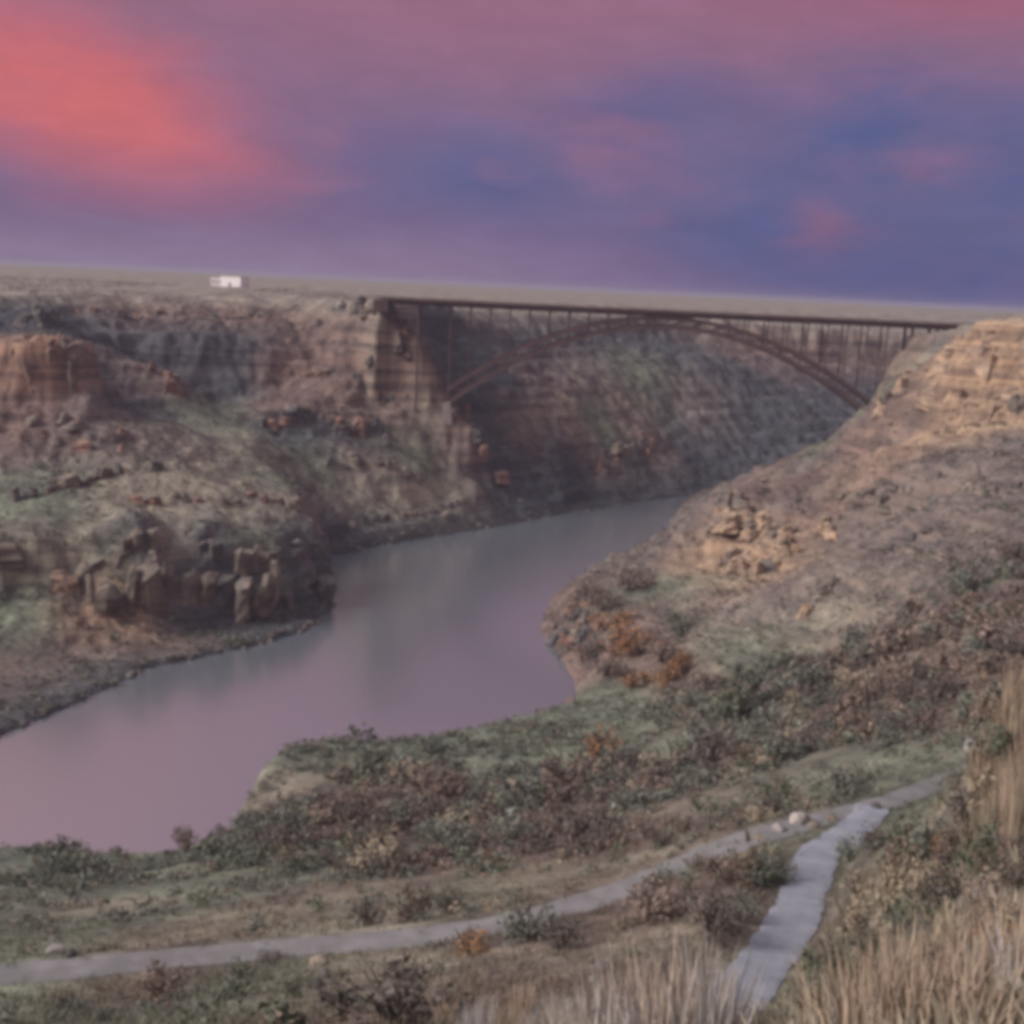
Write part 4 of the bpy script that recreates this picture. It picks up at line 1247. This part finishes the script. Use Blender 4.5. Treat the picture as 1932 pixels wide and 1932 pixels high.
# ---- grass
def blades(r, n, spread, h, w):
    v, f = [], []
    for _ in range(n):
        a = r.uniform(0, 6.28); q = spread * r.random() ** 0.6
        x, y = math.cos(a) * q, math.sin(a) * q
        hh = h * r.uniform(0.5, 1.0); l = r.uniform(0.02, 0.4) * hh; la = a + r.uniform(-0.8, 0.8)
        ax = r.uniform(0, 3.14); wx_, wy_ = math.cos(ax) * w / 2, math.sin(ax) * w / 2
        for k, (t, ww) in enumerate(((0, 1), (0.55, 0.8), (1, 0.12))):
            ex_, ey_ = x + math.cos(la) * l * t * t, y + math.sin(la) * l * t * t
            v += [(ex_ - wx_ * ww, ey_ - wy_ * ww, hh * t - (0.05 if k == 0 else 0)), (ex_ + wx_ * ww, ey_ + wy_ * ww, hh * t - (0.05 if k == 0 else 0))]
        b = len(v) - 6
        f += [(b, b + 1, b + 3, b + 2), (b + 2, b + 3, b + 5, b + 4)]
    return v, f


GRASS = {}
for kk_ in ('pale', 'wheat', 'straw', 'sage', 'rust'):
    GRASS[kk_] = []
    for i in range(4):
        v, f = blades(random.Random(300 + i), 90, 0.42, 1.0, 0.028)
        me = bpy.data.meshes.new('grass_tuft'); me.from_pydata(v, [], f); me.materials.append(LEAF[kk_]); me.update()
        GRASS[kk_].append(me)
rs = random.Random(606)


def tuft(u, v, h, k, label, group, D=None):
    p = hit(u, v, 8)
    if p is None: return
    o = link('grass_tuft', rs.choice(GRASS[k])); o.location = p; o.rotation_euler.z = rs.uniform(0, 6.28)
    q = rs.uniform(0.8, 1.25); o.scale = (q * 1.2, q * 1.2, h)
    tag(o, label, 'grass', group)


TD = {'sage': 'grey-green', 'rust': 'dark brown', 'pale': 'pale grey', 'wheat': 'pinkish tan', 'straw': 'yellowish straw'}
for i in range(96):
    k = rs.choice(('pale', 'pale', 'wheat')); u = rs.uniform(840, 1345)
    tuft(u, rs.uniform(1925, 2040), rs.uniform(1.0, 2.5), k, 'tall ' + TD[k] + ' dry grass tuft standing at the bottom middle of the view', TD[k] + ' grass tufts along the bottom edge')
for i in range(38):
    k = rs.choice(('wheat', 'straw', 'pale', 'wheat', 'straw', 'rust')); u = rs.uniform(1580, 1945)
    tuft(u, rs.uniform(max(1700, 1990 - (u - 1540) * 0.9), 2000), rs.uniform(0.5, 1.5), k, 'tall ' + TD[k] + ' dry grass tuft on the slope at the lower right', TD[k] + ' grass tufts at the lower right')
for i in range(44):
    k = rs.choice(('wheat', 'straw')); tuft(rs.uniform(1840, 1945), rs.uniform(1230, 1640), rs.uniform(1.6, 3.0), k, 'tall ' + TD[k] + ' grass tuft along the right edge of the view', TD[k] + ' grass tufts along the right edge')

# grass cover of the near ground: blades joined into one mesh
N = 15000
yy = 10 + 150 * np.array([rs.random() for _ in range(N)]) ** 1.4
xx = np.array([rs.uniform(-0.52, 0.52) for _ in range(N)]) * (yy + 6)
zz_, al_, cv_ = survey(xx, yy)
dA, _ = trail_dist(xx, yy, LINE_A); dB, _ = trail_dist(xx, yy, LINE_B)
temps = [blades(random.Random(700 + i), 9, 0.45, 1.0, 0.05) for i in range(8)]
tf = np.array(temps[0][1]); tvs = [np.array(t[0]) for t in temps]
co, cc, fc = [], [], []
nb = 0
for i in range(N):
    if dA[i] < HALF_A - rs.expovariate(2.2) or dB[i] < HALF_B - rs.expovariate(2.5): continue
    t = rs.choice(tvs); s_ = rs.uniform(0.7, 1.5); h = rs.uniform(0.2, 0.5) + 0.4 * min(1.0, max(0.0, (yy[i] - 30) / 60)) * rs.random(); a = rs.uniform(0, 6.28); ca, sa = math.cos(a), math.sin(a)
    q = np.stack([xx[i] + s_ * (t[:, 0] * ca - t[:, 1] * sa), yy[i] + s_ * (t[:, 0] * sa + t[:, 1] * ca), zz_[i] + t[:, 2] * h], 1)
    co.append(q); fc.append(tf + nb); nb += len(q)
    c_ = np.array(al_[i]) * rs.uniform(0.55, 1.35) * np.array((1.05, 1.0, 0.92))
    cc.append(np.repeat(c_[None], len(q), 0))
me = mesh_np('dry_grass', np.concatenate(co), np.concatenate(fc), M_SCRUB, False, {'albedo': np.concatenate(cc)})
tag(link('dry_grass', me), 'dry grass covering the near ground on both sides of the trails', 'grass', kind='stuff')


# ---------------------------------------------------------------- boulders
def boulder_mesh(seed, mt):
    import bmesh
    bm = bmesh.new(); bmesh.ops.create_icosphere(bm, subdivisions=2, radius=0.5)
    r = random.Random(seed)
    cuts = [(Vector((r.gauss(0, 1), r.gauss(0, 1), r.gauss(0, 1))).normalized(), r.uniform(0.26, 0.42)) for _ in range(9)]
    for v in bm.verts:
        for n_, d in cuts:
            e = v.co.dot(n_) - d
            if e > 0: v.co -= n_ * e
        v.co *= r.uniform(0.96, 1.04)
    me = bpy.data.meshes.new('boulder'); bm.to_mesh(me); bm.free(); me.materials.append(mt)
    return me


BOULD = {k: [boulder_mesh(i, ROCK[k]) for i in range(4)] for k in ('W', 'G', 'D', 'B')}


def boulder(p, s, k, label, group=None):
    o = link('boulder', rs.choice(BOULD[k])); o.location = (p.x, p.y, p.z + 0.12 * s)
    o.scale = (s * rs.uniform(0.8, 1.3), s * rs.uniform(0.8, 1.2), s * rs.uniform(0.55, 0.9)); o.rotation_euler = (rs.uniform(-.3, .3), rs.uniform(-.3, .3), rs.uniform(0, 6.28))
    tag(o, label, 'boulder', group)


for u, v, px, k, lab in ((105, 1800, 34, 'W', 'pale whitish boulder on the upper edge of the trail at far left'), (132, 1802, 22, 'D', 'dark boulder beside the whitish one at far left'),
                         (1508, 1552, 40, 'W', 'whitish boulder on the outside of the trail bend'), (1470, 1566, 30, 'W', 'second pale boulder at the trail bend, nearer the left'), (1535, 1562, 24, 'G', 'small grey boulder inside the trail bend'),
                         (1835, 1420, 46, 'W', 'flat pale boulder on the slope above the far end of the trail'), (650, 1705, 16, 'W', 'small pale stone above the trail left of the rust bush'),
                         (1570, 1548, 20, 'B', 'small reddish boulder above the trail fork'), (1652, 1525, 24, 'D', 'dark rounded boulder on the trail edge near its far end')):
    p = hit(u, v)
    boulder(p, px * (p - CAM).length / F, k, lab)
n = 0
while n < 60:
    u, v = rs.uniform(0, 1932), rs.uniform(1420, 1900); p = hit(u, v)
    if p is None or p.z < 2: continue
    d = min(trail_dist(np.array([p.x]), np.array([p.y]), LINE_A)[0][0], trail_dist(np.array([p.x]), np.array([p.y]), LINE_B)[0][0])
    if d < 2.6: continue
    boulder(p, rs.uniform(0.5, 1.5), rs.choice('GGDB'), 'small weathered brown boulder half hidden in the near scrub', 'boulders scattered in the near scrub'); n += 1
# stones along the waterline
n = 0
sh = [PTS[i][:2] for i in FAR_SHORE[2:17]] 
for (ax, ay), (bx_, by_) in zip(sh, sh[1:]):
    L = math.hypot(bx_ - ax, by_ - ay)
    for _ in range(int(L / 4.5)):
        f = rs.random(); x, y = ax + (bx_ - ax) * f + rs.gauss(0, 1.5), ay + (by_ - ay) * f + rs.gauss(0, 1.5) + 1
        z = ground_z(x, y)
        if z > -1.5 and n < 150:
            boulder(Vector((x, y, max(z, -0.4))), rs.uniform(1.2, 4.0), rs.choice('DDG'), 'dark shoreline boulder at the foot of the left bank', 'boulders along the left waterline'); n += 1


# ---------------------------------------------------------------- evening air
hz = MB().box(-29500, 29500, -400, 14500, -12, 175).build('haze', bpy.data.materials.new('air'))
hm = hz.data.materials[0]; hm.use_nodes = True
g = NT(hm.node_tree)
pvn = g.new('ShaderNodeVolumePrincipled', i_Color=(0.60, 0.61, 0.74, 1.0), i_Density=0.00010)
g.l.new(pvn.outputs[0], g.new('ShaderNodeOutputMaterial').inputs['Volume'])
tag(hz, 'thin even evening haze filling the canyon air', 'haze', kind='stuff')
